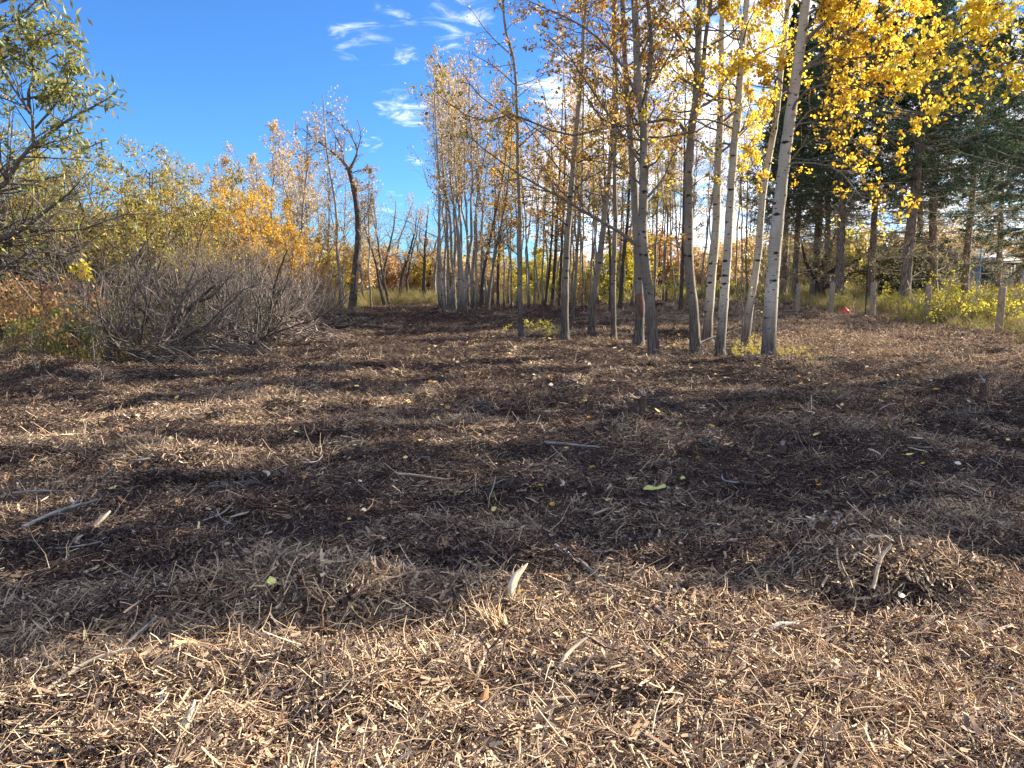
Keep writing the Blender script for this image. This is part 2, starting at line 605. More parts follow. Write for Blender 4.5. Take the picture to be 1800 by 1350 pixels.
for nm, (a, b) in {'fallen_yellow': ((.74, .52, .10), (.86, .68, .28)), 'fallen_cream': ((.64, .54, .36), (.80, .72, .54)), 'fallen_orange': ((.52, .24, .03), (.66, .36, .05)), 'fallen_lime': ((.50, .52, .12), (.64, .64, .22)),
                   'white_fluff': ((.30, .24, .18), (.44, .37, .29)), 'red_cloth': ((.48, .035, .03), (.66, .11, .08)), 'shed_wall': ((.20, .195, .195), (.27, .265, .26)), 'shed_roof': ((.09, .08, .075), (.14, .125, .115)),
                   'blue_paint': ((.05, .22, .50), (.09, .30, .60)), 'pale_panel': ((.46, .56, .70), (.56, .64, .76)), 'door_dark': ((.03, .028, .027), (.05, .047, .045))}.items():
    m, t, out = new_mat(nm)
    tcn = N(t, 'ShaderNodeTexCoord')
    g = noise(t, tcn.outputs['Object'], 60 if 'fallen' in nm else 6, 4)
    col = mixc(t, maprange(t, g, .35, .65), a, b)
    finish(t, out, col, .6, g, .3, .002)
    M[nm] = m

# the ground itself
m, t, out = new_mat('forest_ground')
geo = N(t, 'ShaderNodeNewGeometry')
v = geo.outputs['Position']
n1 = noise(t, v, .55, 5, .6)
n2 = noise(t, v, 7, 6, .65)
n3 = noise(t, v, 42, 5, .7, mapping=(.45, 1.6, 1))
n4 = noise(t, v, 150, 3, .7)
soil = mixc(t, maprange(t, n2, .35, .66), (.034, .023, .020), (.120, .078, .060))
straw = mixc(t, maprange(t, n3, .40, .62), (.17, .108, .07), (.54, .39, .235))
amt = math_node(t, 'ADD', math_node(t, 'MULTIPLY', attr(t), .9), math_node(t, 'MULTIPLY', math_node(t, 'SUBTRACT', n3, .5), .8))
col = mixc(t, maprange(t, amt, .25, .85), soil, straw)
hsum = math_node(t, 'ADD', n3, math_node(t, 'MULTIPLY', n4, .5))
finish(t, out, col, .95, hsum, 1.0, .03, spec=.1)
M['ground'] = m

# ------------------------------------------------------------------ the ground, one sheet to the horizon
def axis(core0, core1, step, far0, far1, ratio):
    c = list(np.arange(core0, core1, step))
    s, x = step, c[-1]
    hi = []
    while x < far1:
        s *= ratio
        x += s
        hi.append(x)
    s, x = step, c[0]
    lo = []
    while x > far0:
        s *= ratio
        x -= s
        lo.append(x)
    return np.array(lo[::-1] + c + hi)


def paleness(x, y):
    """how much dry straw-coloured shred covers the dark ground; sunlit and shaded zones are painted in with it"""
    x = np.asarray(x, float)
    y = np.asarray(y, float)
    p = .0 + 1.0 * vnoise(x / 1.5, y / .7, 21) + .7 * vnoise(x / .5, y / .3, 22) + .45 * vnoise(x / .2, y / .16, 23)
    p = p + .88 * sstep(4.15, 3.2, y + .25 * vnoise(x / .6, y / .6, 24) * 2)  # front strip also painted paler for sun, fading at the shadow edge
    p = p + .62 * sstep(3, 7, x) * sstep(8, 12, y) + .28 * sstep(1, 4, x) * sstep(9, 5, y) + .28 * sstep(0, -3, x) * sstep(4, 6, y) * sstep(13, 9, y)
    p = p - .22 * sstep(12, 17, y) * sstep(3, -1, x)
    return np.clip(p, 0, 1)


gx = axis(-4.6, 4.6, .036, -700, 700, 1.055)
gy = axis(1.3, 6.5, .028, -120, 1100, 1.04)
GX, GY = np.meshgrid(gx, gy)
GZ = hgt(GX, GY)
nx, ny = len(gx), len(gy)
gm = MB()
ii = (np.arange(ny - 1)[:, None] * nx + np.arange(nx - 1)[None]).ravel()
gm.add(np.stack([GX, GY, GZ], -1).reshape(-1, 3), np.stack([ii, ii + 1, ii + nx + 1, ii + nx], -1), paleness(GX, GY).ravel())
ground = gm.build('ground', M['ground'], kind='structure')

rng = np.random.RandomState(5)


# ------------------------------------------------------------------ scattered stuff (shredded wood, grass): instanced bits on points
def scatter(name, pts, rot, scl, idx, protos, label):
    """one object of countless small pieces; protos are meshes chosen by idx"""
    me = bpy.data.meshes.new(name)
    n = len(pts)
    me.vertices.add(n)
    me.vertices.foreach_set('co', np.asarray(pts, np.float32).ravel())
    a = me.attributes.new('rot', 'FLOAT_VECTOR', 'POINT')
    a.data.foreach_set('vector', np.asarray(rot, np.float32).ravel())
    a = me.attributes.new('scl', 'FLOAT', 'POINT')
    a.data.foreach_set('value', np.asarray(scl, np.float32))
    a = me.attributes.new('pick', 'INT', 'POINT')
    a.data.foreach_set('value', np.asarray(idx, np.int32))
    o = bpy.data.objects.new(name, me)
    COL.objects.link(o)
    o['kind'] = 'stuff'
    o['label'] = label
    c = bpy.data.collections.new(name + '_pieces')
    for k, pm in enumerate(protos):
        po = bpy.data.objects.new('%s_piece_%02d' % (name, k), pm)
        c.objects.link(po)
    g = bpy.data.node_groups.new(name, 'GeometryNodeTree')
    g.interface.new_socket('Geometry', in_out='INPUT', socket_type='NodeSocketGeometry')
    g.interface.new_socket('Geometry', in_out='OUTPUT', socket_type='NodeSocketGeometry')
    gi, go = g.nodes.new('NodeGroupInput'), g.nodes.new('NodeGroupOutput')
    ci = g.nodes.new('GeometryNodeCollectionInfo')
    ci.inputs['Collection'].default_value = c
    ci.inputs['Separate Children'].default_value = True
    ci.inputs['Reset Children'].default_value = True
    ip = g.nodes.new('GeometryNodeInstanceOnPoints')
    ip.inputs['Pick Instance'].default_value = True
    g.links.new(gi.outputs[0], ip.inputs['Points'])
    g.links.new(ci.outputs[0], ip.inputs['Instance'])
    for nm, typ, sock in (('pick', 'INT', 'Instance Index'), ('rot', 'FLOAT_VECTOR', 'Rotation'), ('scl', 'FLOAT', 'Scale')):
        na = g.nodes.new('GeometryNodeInputNamedAttribute')
        na.data_type = typ
        na.inputs['Name'].default_value = nm
        g.links.new(na.outputs[0], ip.inputs[sock])
    g.links.new(ip.outputs[0], go.inputs[0])
    md = o.modifiers.new('scatter', 'NODES')
    md.node_group = g
    return o


def ground_rot(x, y, yaw, e=.12):
    """euler angles that lay a piece on the slope"""
    dx = (hgt(x + e, y) - hgt(x - e, y)) / (2 * e)
    dy = (hgt(x, y + e) - hgt(x, y - e)) / (2 * e)
    rx, ry = np.arctan(dy), -np.arctan(dx)
    return np.stack([rx * np.cos(yaw) + -ry * -np.sin(yaw), ry * np.cos(yaw) - rx * np.sin(yaw), yaw], -1)


def fibre_clump(rng, n, rad, l0, l1, w, tlo, thi, tilt=.22, lift=.03, strays=.06, dirb=None, flat=1.0, tpow=1.0):
    b = MB()

    def stems(n, lo, hi):
        L = rng.uniform(lo, hi, n) * rng.choice([.5, .8, 1, 1.7], n)
        az = rng.uniform(0, 2 * np.pi, n)
        if dirb is not None:
            az = np.where(rng.rand(n) < .6, dirb + rng.normal(0, .35, n), az)
        el = rng.normal(.04, tilt, n)
        el = np.where(rng.rand(n) < strays, rng.uniform(.4, 1.2, n), el)
        D = np.stack([np.cos(az) * np.cos(el), np.sin(az) * np.cos(el), np.sin(el)], -1)
        r = rad * np.sqrt(rng.rand(n))
        a = rng.uniform(0, 2 * np.pi, n)
        C = np.stack([r * np.cos(a), r * np.sin(a), lift * rng.rand(n) ** 1.5], -1)
        return C, D, L

    tt = lambda n: rng.uniform(0, 1, n) ** tpow * (thi - tlo) + tlo
    C, D, L = stems(n, l0, l1)
    P, R = grow(rng, C - D * L[:, None] * .5, D, L, rng.choice([.35, .6, .9, 1.4], n) * w, 4, 0, .25, .5)
    b.tubes(P, R, 3, tt(n))
    # torn flat ribbons of wood with blunt ends
    m = int(n * flat)
    C, D, L = stems(m, l0 * .7, l1 * .8)
    P, R = grow(rng, C - D * L[:, None] * .5, D, L, rng.choice([.8, 1.2, 1.8, 2.8], m) * w, 4, 0, .16, .7)
    R *= rng.uniform(.7, 1.15, R.shape)
    tan = nrm(P[:, -1] - P[:, 0])
    up = np.tile([[0, 0, 1.]], (m, 1)) + rng.normal(0, .45, (m, 3))
    sd = nrm(np.cross(tan, up))[:, None, :]
    V = np.stack([P - sd * R[..., None], P + sd * R[..., None]], 2)
    o = (np.arange(m) * 8)[:, None, None] + (np.arange(3) * 2)[None, :, None]
    b.add(V.reshape(-1, 3), (o + np.array([0, 1, 3, 2])[None, None]).reshape(-1, 4), np.repeat(tt(m), 8))
    return b.mesh('mulch_clump', M['mulch'])


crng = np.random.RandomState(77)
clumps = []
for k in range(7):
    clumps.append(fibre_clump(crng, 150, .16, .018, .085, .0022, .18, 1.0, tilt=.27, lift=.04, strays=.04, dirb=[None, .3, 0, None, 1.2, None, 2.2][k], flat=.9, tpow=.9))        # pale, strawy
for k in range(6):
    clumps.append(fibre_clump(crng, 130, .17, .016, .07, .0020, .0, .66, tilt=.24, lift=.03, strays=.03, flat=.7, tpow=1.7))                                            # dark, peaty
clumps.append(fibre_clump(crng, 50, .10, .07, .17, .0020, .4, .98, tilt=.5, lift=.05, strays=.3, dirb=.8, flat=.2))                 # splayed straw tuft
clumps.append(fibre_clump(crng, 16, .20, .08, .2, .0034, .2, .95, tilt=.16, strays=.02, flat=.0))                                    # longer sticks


PTS, ROT, SCL, IDX = [], [], [], []
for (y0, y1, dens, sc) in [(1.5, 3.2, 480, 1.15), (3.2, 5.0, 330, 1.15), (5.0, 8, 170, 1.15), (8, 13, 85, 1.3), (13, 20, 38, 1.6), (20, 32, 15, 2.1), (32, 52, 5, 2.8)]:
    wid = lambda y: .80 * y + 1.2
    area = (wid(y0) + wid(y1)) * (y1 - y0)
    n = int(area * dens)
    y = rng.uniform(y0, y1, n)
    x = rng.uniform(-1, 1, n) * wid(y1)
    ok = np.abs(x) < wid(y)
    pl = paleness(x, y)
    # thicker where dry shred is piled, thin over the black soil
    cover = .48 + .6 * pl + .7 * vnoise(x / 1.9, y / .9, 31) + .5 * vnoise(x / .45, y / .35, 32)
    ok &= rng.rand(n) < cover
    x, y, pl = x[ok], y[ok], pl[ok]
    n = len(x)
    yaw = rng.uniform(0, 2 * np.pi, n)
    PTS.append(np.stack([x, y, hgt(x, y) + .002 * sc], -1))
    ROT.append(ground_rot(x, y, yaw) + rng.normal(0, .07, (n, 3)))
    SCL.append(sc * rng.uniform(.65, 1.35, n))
    pale = rng.rand(n) < np.clip(pl * 1.05 - .08, .03, .86)  # painted sun and shade carry into the clump choice
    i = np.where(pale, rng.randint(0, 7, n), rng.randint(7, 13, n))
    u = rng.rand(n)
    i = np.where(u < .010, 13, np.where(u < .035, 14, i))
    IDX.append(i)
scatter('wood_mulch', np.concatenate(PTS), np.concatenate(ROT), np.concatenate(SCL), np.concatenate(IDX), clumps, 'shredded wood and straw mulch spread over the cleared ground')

# dry grass beyond the cleared strip
def grass_tuft(rng, n, h, spread, mat, lean=.35, tl=(0, 1)):
    b = MB()
    az = rng.uniform(0, 2 * np.pi, n)
    S = np.stack([rng.normal(0, spread, n), rng.normal(0, spread, n), np.zeros(n)], -1)
    D = np.stack([np.cos(az) * lean, np.sin(az) * lean, np.ones(n)], -1) + rng.normal(0, .12, (n, 3))
    P, R = grow(rng, S, D, h * rng.uniform(.5, 1.25, n), np.full(n, .0055), 4, -.5, .12, .12)
    b.tubes(P, R, 3, rng.uniform(*tl, n))
    return b


tufts = [grass_tuft(crng, 60, .42, .12, 0).mesh('grass_tuft', M['dry_grass']) for _ in range(3)]
for _ in range(2):
    b = grass_tuft(crng, 34, .34, .14, 0, tl=(.6, 1))
    b.leaves(crng.normal(0, 1, (70, 3)) * [.14, .14, .05] + [0, 0, .16], .06, crng, crng.uniform(0, 1, 70), .5)
    tufts.append(b.mesh('weed_tuft', M['green_grass']))
PTS, ROT, SCL, IDX = [], [], [], []


def left_edge(y):       # x of the thicket's edge along the clearing
    return np.interp(y, [6, 9, 11.5, 13.5, 15.5, 17, 21, 27, 33, 45, 60], [-7.2, -7.4, -8.1, -8.3, -6.2, -6.0, -5.9, -7.0, -7.2, -7.6, -9])


def right_edge(y):
    return np.interp(y, [6, 14, 18, 21, 26, 31, 36, 45, 60], [30, 30, 12.6, 12.9, 13.4, 13.6, 12.4, 11, 10])


for (y0, y1, x0, x1, dens, sc) in [(9, 20, -22, -5.5, 10, .9), (20, 48, -30, -5, 3.4, 1.3), (12, 24, 11, 32, 7, 1.0), (24, 48, 8, 48, 4.2, 1.35), (45, 75, -40, 60, 2.6, 2.0), (44, 54, -7, 16, 3.4, 1.4)]:
    n = int((y1 - y0) * (x1 - x0) * dens)
    y = rng.uniform(y0, y1, n)
    x = rng.uniform(x0, x1, n)
    j = .6 * vnoise(x, y, 41) * 2
    ok = (x < left_edge(y) + j - .4) | (x > right_edge(y) + j + .2) | (y > 51 + 4 * j)
    ok &= rng.rand(n) < .55 + 1.1 * vnoise(x / 2.2, y / 2.2, 42)
    x, y = x[ok], y[ok]
    n = len(x)
    PTS.append(np.stack([x, y, hgt(x, y) - .01], -1))
    ROT.append(np.stack([np.zeros(n), np.zeros(n), rng.uniform(0, 6.28, n)], -1))
    SCL.append(sc * rng.uniform(.6, 1.3, n))
    gr = rng.rand(n) < .22 - .25 * sstep(40, 46, y) + .7 * vnoise(x / 3, y / 3, 43)
    IDX.append(np.where(gr, rng.randint(3, 5, n), rng.randint(0, 3, n)))
scatter('grass', np.concatenate(PTS), np.concatenate(ROT), np.concatenate(SCL), np.concatenate(IDX), tufts, 'dry yellow grass and weeds growing beyond the cleared strip')


# ------------------------------------------------------------------ trees
def px_path(pts, Y, dY=0.0):
    """photo pixels -> points at the tree's own distance, drifting dY nearer or farther on the way"""
    n = len(pts)
    return np.array([at(p[0], p[1], Y + dY * i / max(n - 1, 1)) for i, p in enumerate(pts)])


def trunk_from(pts, H, rng, r0, rtop, K=22, Y=None, flare=1.75, sway=.25):
    """trunk through photo pixels, carried on above the frame to its full height H"""
    base = gp(*pts[0])
    if Y is None:
        Y = base[1]
    P = px_path(pts, Y)
    P[0] = base if Y is None or abs(Y - base[1]) < .5 else [P[0][0], Y, float(hgt(P[0][0], Y))]
    P[0, 2] = float(hgt(P[0, 0], P[0, 1])) - .05
    P = list(P)
    top = P[-1]
    if P[0][2] + H > top[2] + .6:
        d = nrm(P[-1] - P[-2])
        z1 = P[0][2] + H
        n = 3
        for i in range(1, n + 1):
            t = i / n
            dz = (z1 - top[2]) * t
            lean = d[:2] / max(d[2], .3) * dz * (1 - .6 * t)
            P.append(np.array([top[0] + lean[0] + rng.normal(0, .1) * sway, top[1] + lean[1] + rng.normal(0, .3) * sway, top[2] + dz]))
    P = smooth_path(P, K)
    u = np.linspace(0, 1, K)
    P = smooth_path(P, K * 3)
    u = np.linspace(0, 1, K * 3)
    R = (r0 * (1 - u) + rtop * u) * (1 + rng.normal(0, .022, K * 3))
    P[1:-1] += rng.normal(0, .004, (K * 3 - 2, 3)) * [1, 1, 0]
    hz = P[:, 2] - P[0, 2]
    R = R * (1 + (flare - 1) * np.exp(-hz / .16))
    return P, R


def limb(pts, Y, dY, r0, rend=.006, K=10):
    P = smooth_path(px_path(pts, Y, dY), K)
    return P, np.linspace(r0, rend, K)


def leaf_tints(rng, n, lo=0.0, hi=1.0):
    return np.clip(rng.normal((lo + hi) / 2, (hi - lo) * .28, n), lo, hi)


def make_tree(name, label, cat, P, R, bark, twigmat, leafmat, rng, group=None, limbs=(), n1=26, u0=.45, u1=.98, l1=.2, ang=1.15, up=.3, n2=6, n3=4, leaf=6, lsize=.055,
              lw=.85, hexa=False, tints=(0, 1), sides=9, lf2=.5, lf3=.45, forks=(), limb_leaf=1.0, leaf_u0=.25, origin=None, droop=.5, l1max=3.5, twig3=True, wob1=.18, shrink=.6, rm1=.30):
    o = P[0].copy() if origin is None else np.asarray(origin)
    root = thing(name, label, cat, o, group)
    b = MB()
    b.tubes(P, R, sides)
    tr = b.build('trunk', bark, root, o)
    tw, lv = MB(), MB()
    for (FP, FR) in forks:
        b = MB()
        b.tubes(FP, FR, 7)
        b.build('stem', bark, root, o)
    all2 = []
    for LM in limbs:
        LP, LR = LM[0], LM[1]
        b = MB()
        b.tubes(LP, LR, 6)
        b.build('branch', twigmat, root, o)
        nn = max(4, int(n2 * 1.4 * np.linalg.norm(LP[-1] - LP[0]) / 1.2))
        C, CR = sprout(rng, LP[None], LR[None], nn, .22, 1.0, .8, .25, .34, .5, 4, up * .6, .16, .0022, .55)
        all2.append((C, CR, LM[2] if len(LM) > 2 else limb_leaf))
    stems = [(P, R)] + list(forks)
    for (SP, SR) in stems:
        if n1 <= 0:
            continue
        u0_ = u0 if SP is P else .12
        A, AR = sprout(rng, SP[None], SR[None], n1 if SP is P else n1 // 2, u0_, u1, ang, .25, l1, rm1, 7, up, wob1, .005, shrink, .2)
        ln = np.linalg.norm(np.diff(A, axis=1), axis=2).sum(1)
        s = np.minimum(1, l1max / ln)[:, None, None]
        A = A[:, :1] + (A - A[:, :1]) * s
        tw.tubes(A, AR, 4, rng.uniform(0, .6, len(A)))
        C, CR = sprout(rng, A, AR, n2, .2, 1.0, .75, .25, lf2, .55, 4, up * .5, .15, .0022, .5)
        all2.append((C, CR, 1.0))
    for (C, CR, lm) in all2:
        tw.tubes(C, CR, 3, rng.uniform(.1, .9, len(C)))
        D, DR = sprout(rng, C, CR, n3, .25, 1.0, .75, .25, lf3, .6, 3, up * .3, .15, .0018, .4)
        if twig3:
            tw.tubes(D, DR, 3, rng.uniform(.2, 1, len(D)))
        if leaf > 0 and lm > 0:
            # leaves hang in clusters on some twigs, others are bare
            keep = rng.rand(len(D)) < min(1, .8 * lm)
            L = along(rng, D[keep], max(1, int(round(leaf * max(lm, .35)))), leaf_u0, 1.0, lsize * .5)
            lv.leaves(L, lsize, rng, leaf_tints(rng, len(L), *tints), lw, droop, hexa)
    tw.build('twigs', twigmat, root, o, kind='stuff')
    if lv.n:
        lv.build('crown', leafmat, root, o, kind='stuff')
    return root


T = np.random.RandomState(101)
# --- the row of aspens on the right of the clearing, left to right
P, R = trunk_from([(917, 600), (914, 494), (914, 383), (911, 300), (910, 233), (907, 150), (902, 100), (888, 50), (885, 0)], 10.2, T, .072, .018)
Y = P[0, 1]
lim = [limb([(908, 215), (880, 195), (840, 165), (808, 122)], Y, -.6, .02), limb([(906, 150), (870, 118), (830, 95)], Y, .5, .018), limb([(902, 100), (860, 60), (822, 8)], Y, .6, .018),
       limb([(914, 452), (890, 430), (868, 420), (840, 425)], Y, .3, .018), limb([(910, 260), (950, 225), (985, 215)], Y, -.4, .018)]
make_tree('aspen_tree', 'thin dark aspen nearest the open strip, bare twigs reaching left across the blue sky', 'tree', P, R, M['aspen_grey'], M['dark_twig'], M['bronze'], T,
          limbs=lim, n1=33, u0=.36, l1=.17, n2=7, n3=4, leaf=2, lsize=.055, limb_leaf=.5)

P, R = trunk_from([(993, 600), (994, 494), (998, 411), (1006, 320), (1013, 233), (1019, 170), (1024, 90), (1028, 10)], 11.5, T, .098, .02)
Y = P[0, 1]
make_tree('aspen_tree', 'upright grey aspen with blackened foot, second trunk in from the open strip', 'tree', P, R, M['aspen_grey'], M['dark_twig'], M['bronze'], T,
          limbs=[limb([(1000, 400), (975, 380), (945, 385), (915, 410)], Y, -.5, .02), limb([(1008, 290), (960, 240), (915, 210), (880, 190)], Y, -.8, .025)], n1=37, u0=.28, l1=.2, leaf=5, lsize=.06, limb_leaf=1)

P, R = trunk_from([(1039, 592), (1044, 522), (1056, 439), (1064, 369), (1072, 300), (1078, 200), (1080, 100), (1078, 0)], 12, T, .1, .02)
Y = P[0, 1]
make_tree('aspen_tree', 'aspen trunk leaning to the right beside the upright one with blackened foot', 'tree', P, R, M['aspen_grey'], M['dark_twig'], M['bronze'], T,
          limbs=[limb([(1070, 320), (1030, 270), (990, 250)], Y, .5, .02)], n1=40, u0=.3, l1=.19, leaf=5, lsize=.06)

P, R = trunk_from([(1079, 601), (1078, 522), (1079, 467), (1082, 383), (1080, 300), (1084, 180), (1082, 60)], 11, T, .075, .018)
make_tree('aspen_tree', 'slim straight dark aspen between the leaning trunk and the scarred one', 'tree', P, R, M['aspen_grey'], M['dark_twig'], M['bronze'], T,
          n1=32, u0=.3, l1=.18, leaf=5, lsize=.06)

P, R = trunk_from([(1122, 610), (1125, 550), (1123, 494), (1119, 400), (1113, 300), (1105, 190), (1098, 80)], 11.5, T, .115, .02)
Y = P[0, 1]
root = make_tree('aspen_tree', 'aspen with a reddish stripped scar low on its trunk, half behind a thicker one', 'tree', P, R, M['aspen_grey'], M['dark_twig'], M['bronze'], T, n1=32, u0=.36, l1=.18, leaf=5, lsize=.06)
b = MB()
i = np.linspace(.6, 1.45, 6)
SP = np.stack([np.interp(i, P[:, 2] - P[0, 2], P[:, k]) for k in range(3)], 1)
b.tubes(SP + [0, -.012, 0], np.array([.03, .108, .118, .116, .1, .03]), 10)
m, t, out = new_mat('stripped_wood')
tcn = N(t, 'ShaderNodeTexCoord')
g = noise(t, tcn.outputs['Object'], 12, 4, mapping=(2, 2, .5))
finish(t, out, mixc(t, maprange(t, g, .35, .65), (.10, .056, .042), (.19, .12, .09)), .8, g, .6, .01)
b.build('scar', m, root, P[0], label='reddish stripped scar')

P, R = trunk_from([(1151, 630), (1143, 536), (1136, 480), (1130, 411), (1132, 300), (1132, 267), (1133, 225), (1123, 167), (1120, 100), (1115, 0)], 12.5, T, .118, .024, sides if False else 24)
Y = P[0, 1]
fork = limb([(1131, 215), (1134, 180), (1140, 133), (1145, 67), (1138, 0), (1135, -120), (1130, -260)], Y, .4, .055, .015, 14)
lim = [limb([(1122, 432), (1085, 405), (1040, 380), (1010, 362), (965, 335), (940, 325), (905, 300), (860, 270), (815, 230)], Y, -1.0, .04),
       limb([(1128, 290), (1095, 240), (1045, 165), (1000, 100), (960, 60)], Y, -.7, .03), limb([(1124, 180), (1090, 110), (1030, 50), (960, 15), (900, -10)], Y, -.5, .032),
       limb([(1140, 345), (1165, 315), (1180, 280), (1210, 220)], Y, .5, .028), limb([(1136, 436), (1165, 425), (1200, 420)], Y, .3, .016),
       limb([(1131, 330), (1100, 300), (1060, 285), (1000, 280)], Y, -.4, .022), limb([(1145, 150), (1180, 90), (1200, 30)], Y, -.3, .025)]
make_tree('aspen_tree', 'forking grey aspen with a long limb slanting far left towards the open strip', 'tree', P, R, M['aspen_grey'], M['twig'], M['bronze'], T,
          limbs=lim, forks=[fork], n1=44, u0=.3, l1=.2, n2=7, leaf=5, lsize=.06, limb_leaf=1)

P, R = trunk_from([(1224, 626), (1218, 536), (1211, 467), (1211, 383), (1211, 300), (1217, 217), (1222, 190), (1225, 140), (1227, 100), (1230, 0)], 12.5, T, .118, .024, 24)
Y = P[0, 1]
fork = limb([(1222, 195), (1231, 180), (1240, 67), (1250, 0), (1262, -110), (1268, -240)], Y, .5, .055, .015, 14)
lim = [limb([(1210, 240), (1195, 218), (1170, 210), (1130, 217), (1080, 222), (1050, 200), (1025, 160), (1000, 130)], Y, -1.3, .04),
       limb([(1080, 222), (1035, 232), (1000, 238), (950, 222), (900, 200), (850, 215), (800, 190), (752, 150)], Y - .8, -1.0, .026),
       limb([(1226, 190), (1250, 178), (1268, 158), (1290, 110), (1330, 60)], Y, .7, .034), limb([(1216, 240), (1250, 265), (1275, 285)], Y, -.4, .016),
       limb([(1222, 120), (1190, 60), (1150, 20), (1120, -20)], Y, -.6, .03), limb([(1214, 330), (1240, 310), (1260, 318)], Y, -.4, .012), limb([(1210, 350), (1180, 335), (1150, 350)], Y, -.4, .012)]
make_tree('aspen_tree', 'aspen forking like a wishbone with a long limb arching left at mid height', 'tree', P, R, M['aspen_grey'], M['twig'], M['olive'], T,
          limbs=lim, forks=[fork], n1=41, u0=.3, l1=.2, n2=7, leaf=5, lsize=.06, tints=(.15, 1))

P, R = trunk_from([(1242, 605), (1250, 494), (1258, 411), (1261, 328), (1257, 433 - 125), (1263, 267), (1268, 167), (1268, 67), (1272, 0)][:4] + [(1263, 267), (1268, 167), (1268, 67), (1272, 0)], 13.5, T, .125, .03)
Y = P[0, 1]
make_tree('aspen_tree', 'straight whitish aspen, left one of the two leaning white trunks by the wishbone aspen', 'tree', P, R, M['aspen'], M['twig'], M['gold'], T, n1=41, u0=.34, l1=.17, n2=7, leaf=5, lsize=.06, tints=(.1, .9))

P, R = trunk_from([(1265, 628), (1272, 536), (1279, 439), (1283, 369), (1288, 290), (1295, 210), (1302, 130), (1307, 67), (1313, 0)], 13, T, .105, .028)
Y = P[0, 1]
make_tree('aspen_tree', 'slim white aspen leaning right, with a broken stick against its foot', 'tree', P, R, M['aspen'], M['twig'], M['gold'], T,
          limbs=[limb([(1300, 160), (1270, 130), (1240, 110)], Y, -.5, .02), limb([(1285, 330), (1310, 300), (1335, 310), (1345, 330)], Y, -.5, .012)], n1=41, u0=.32, l1=.17, n2=7, leaf=8, lsize=.06, tints=(.2, 1))

P, R = trunk_from([(1308, 616), (1319, 536), (1333, 439), (1340, 350), (1347, 300), (1360, 233), (1367, 183), (1373, 117), (1384, 20)], 13, T, .095, .024)
Y = P[0, 1]
make_tree('aspen_tree', 'slanting aspen with lit edge just left of the biggest white trunk', 'tree', P, R, M['aspen'], M['twig'], M['gold'], T,
          limbs=[limb([(1360, 230), (1335, 190), (1315, 150)], Y, -.6, .02), limb([(1345, 320), (1325, 290), (1315, 260), (1330, 235)], Y, -.6, .014), limb([(1368, 180), (1340, 120), (1310, 60), (1300, 0)], Y, -.6, .02)],
          n1=37, u0=.34, l1=.18, leaf=10, lsize=.06, tints=(.3, 1), hexa=True)

P, R = trunk_from([(1351, 632), (1354, 558), (1360, 461), (1368, 378), (1373, 333), (1383, 250), (1397, 150), (1407, 83), (1417, 0)], 14, T, .142, .04, 26)
Y = P[0, 1]
lim = [limb([(1404, 90), (1425, 62), (1450, 40), (1480, 5), (1510, -40)], Y, -.3, .05, .01), limb([(1395, 140), (1420, 118), (1455, 108), (1520, 100), (1580, 88), (1640, 70)], Y, -1.0, .03),
       limb([(1388, 205), (1405, 170), (1440, 150), (1500, 150), (1560, 175), (1605, 205)], Y, -1.3, .026), limb([(1375, 290), (1400, 286), (1440, 288), (1475, 300), (1500, 330), (1520, 350), (1560, 355), (1600, 370)], Y, -1.4, .020) + (.55,),
       limb([(1385, 225), (1420, 215), (1465, 225), (1500, 245), (1510, 275)], Y, -.9, .016) + (.6,), limb([(1392, 170), (1370, 140), (1340, 120), (1300, 110)], Y, -.8, .02),
       limb([(1400, 130), (1440, 100), (1490, 60), (1550, 30), (1610, 10)], Y, .9, .03), limb([(1410, 60), (1440, 20), (1460, -30)], Y, -.9, .03), limb([(1386, 240), (1430, 190), (1480, 190), (1535, 220), (1580, 260)], Y, .6, .02) + (.6,),
       limb([(1398, 140), (1450, 135), (1510, 120), (1560, 130), (1600, 150)], Y, .3, .022), limb([(1375, 300), (1420, 250), (1470, 245), (1540, 265), (1570, 280)], Y, .3, .013) + (.5,),
       limb([(1404, 100), (1460, 70), (1530, 55), (1600, 45)], Y, .2, .025), limb([(1413, 30), (1480, -10), (1560, -20), (1630, 0)], Y, -.3, .03), limb([(1415, 10), (1380, -10), (1330, 10)], Y, -.3, .02)]
make_tree('aspen_tree', 'biggest white aspen trunk, sunlit down its right edge, under thick golden leaves', 'tree', P, R, M['aspen'], M['twig'], M['gold'], T,
          limbs=lim, n1=32, u0=.55, l1=.2, n2=9, n3=5, leaf=10, lsize=.060, tints=(.0, .95), hexa=True, sides=14, limb_leaf=1.0, l1max=2.6)

# thin saplings and vines about the foot of the big white aspen
sap = []
for k, (pts, lab) in enumerate([([(1301, 612), (1306, 560), (1302, 500), (1312, 420), (1322, 380), (1340, 360)], 'curling grey vine stem rising beside the slanting aspen'),
                                ([(1316, 620), (1318, 570), (1328, 520), (1340, 470), (1345, 430), (1352, 400)], 'thin bent sapling between the slanting aspen and the biggest white one'),
                                ([(1327, 612), (1326, 560), (1336, 510), (1343, 470)], 'short crooked sapling close to the biggest white aspen'),
                                ([(1296, 606), (1299, 560), (1308, 520), (1306, 470), (1318, 430)], 'thin dark sapling just right of the slim leaning white aspen')]):
    P, R = trunk_from(pts, 0.5, T, .02 - .002 * k, .006, 12, flare=1.2)
    sap.append(make_tree('sapling', lab, 'sapling', P, R, M['grey_twig'], M['grey_twig'], M['lime'], T, 'thin saplings at the foot of the white aspens', n1=7, u0=.3, l1=.3, n2=3, n3=2, leaf=1, lsize=.05, sides=5))

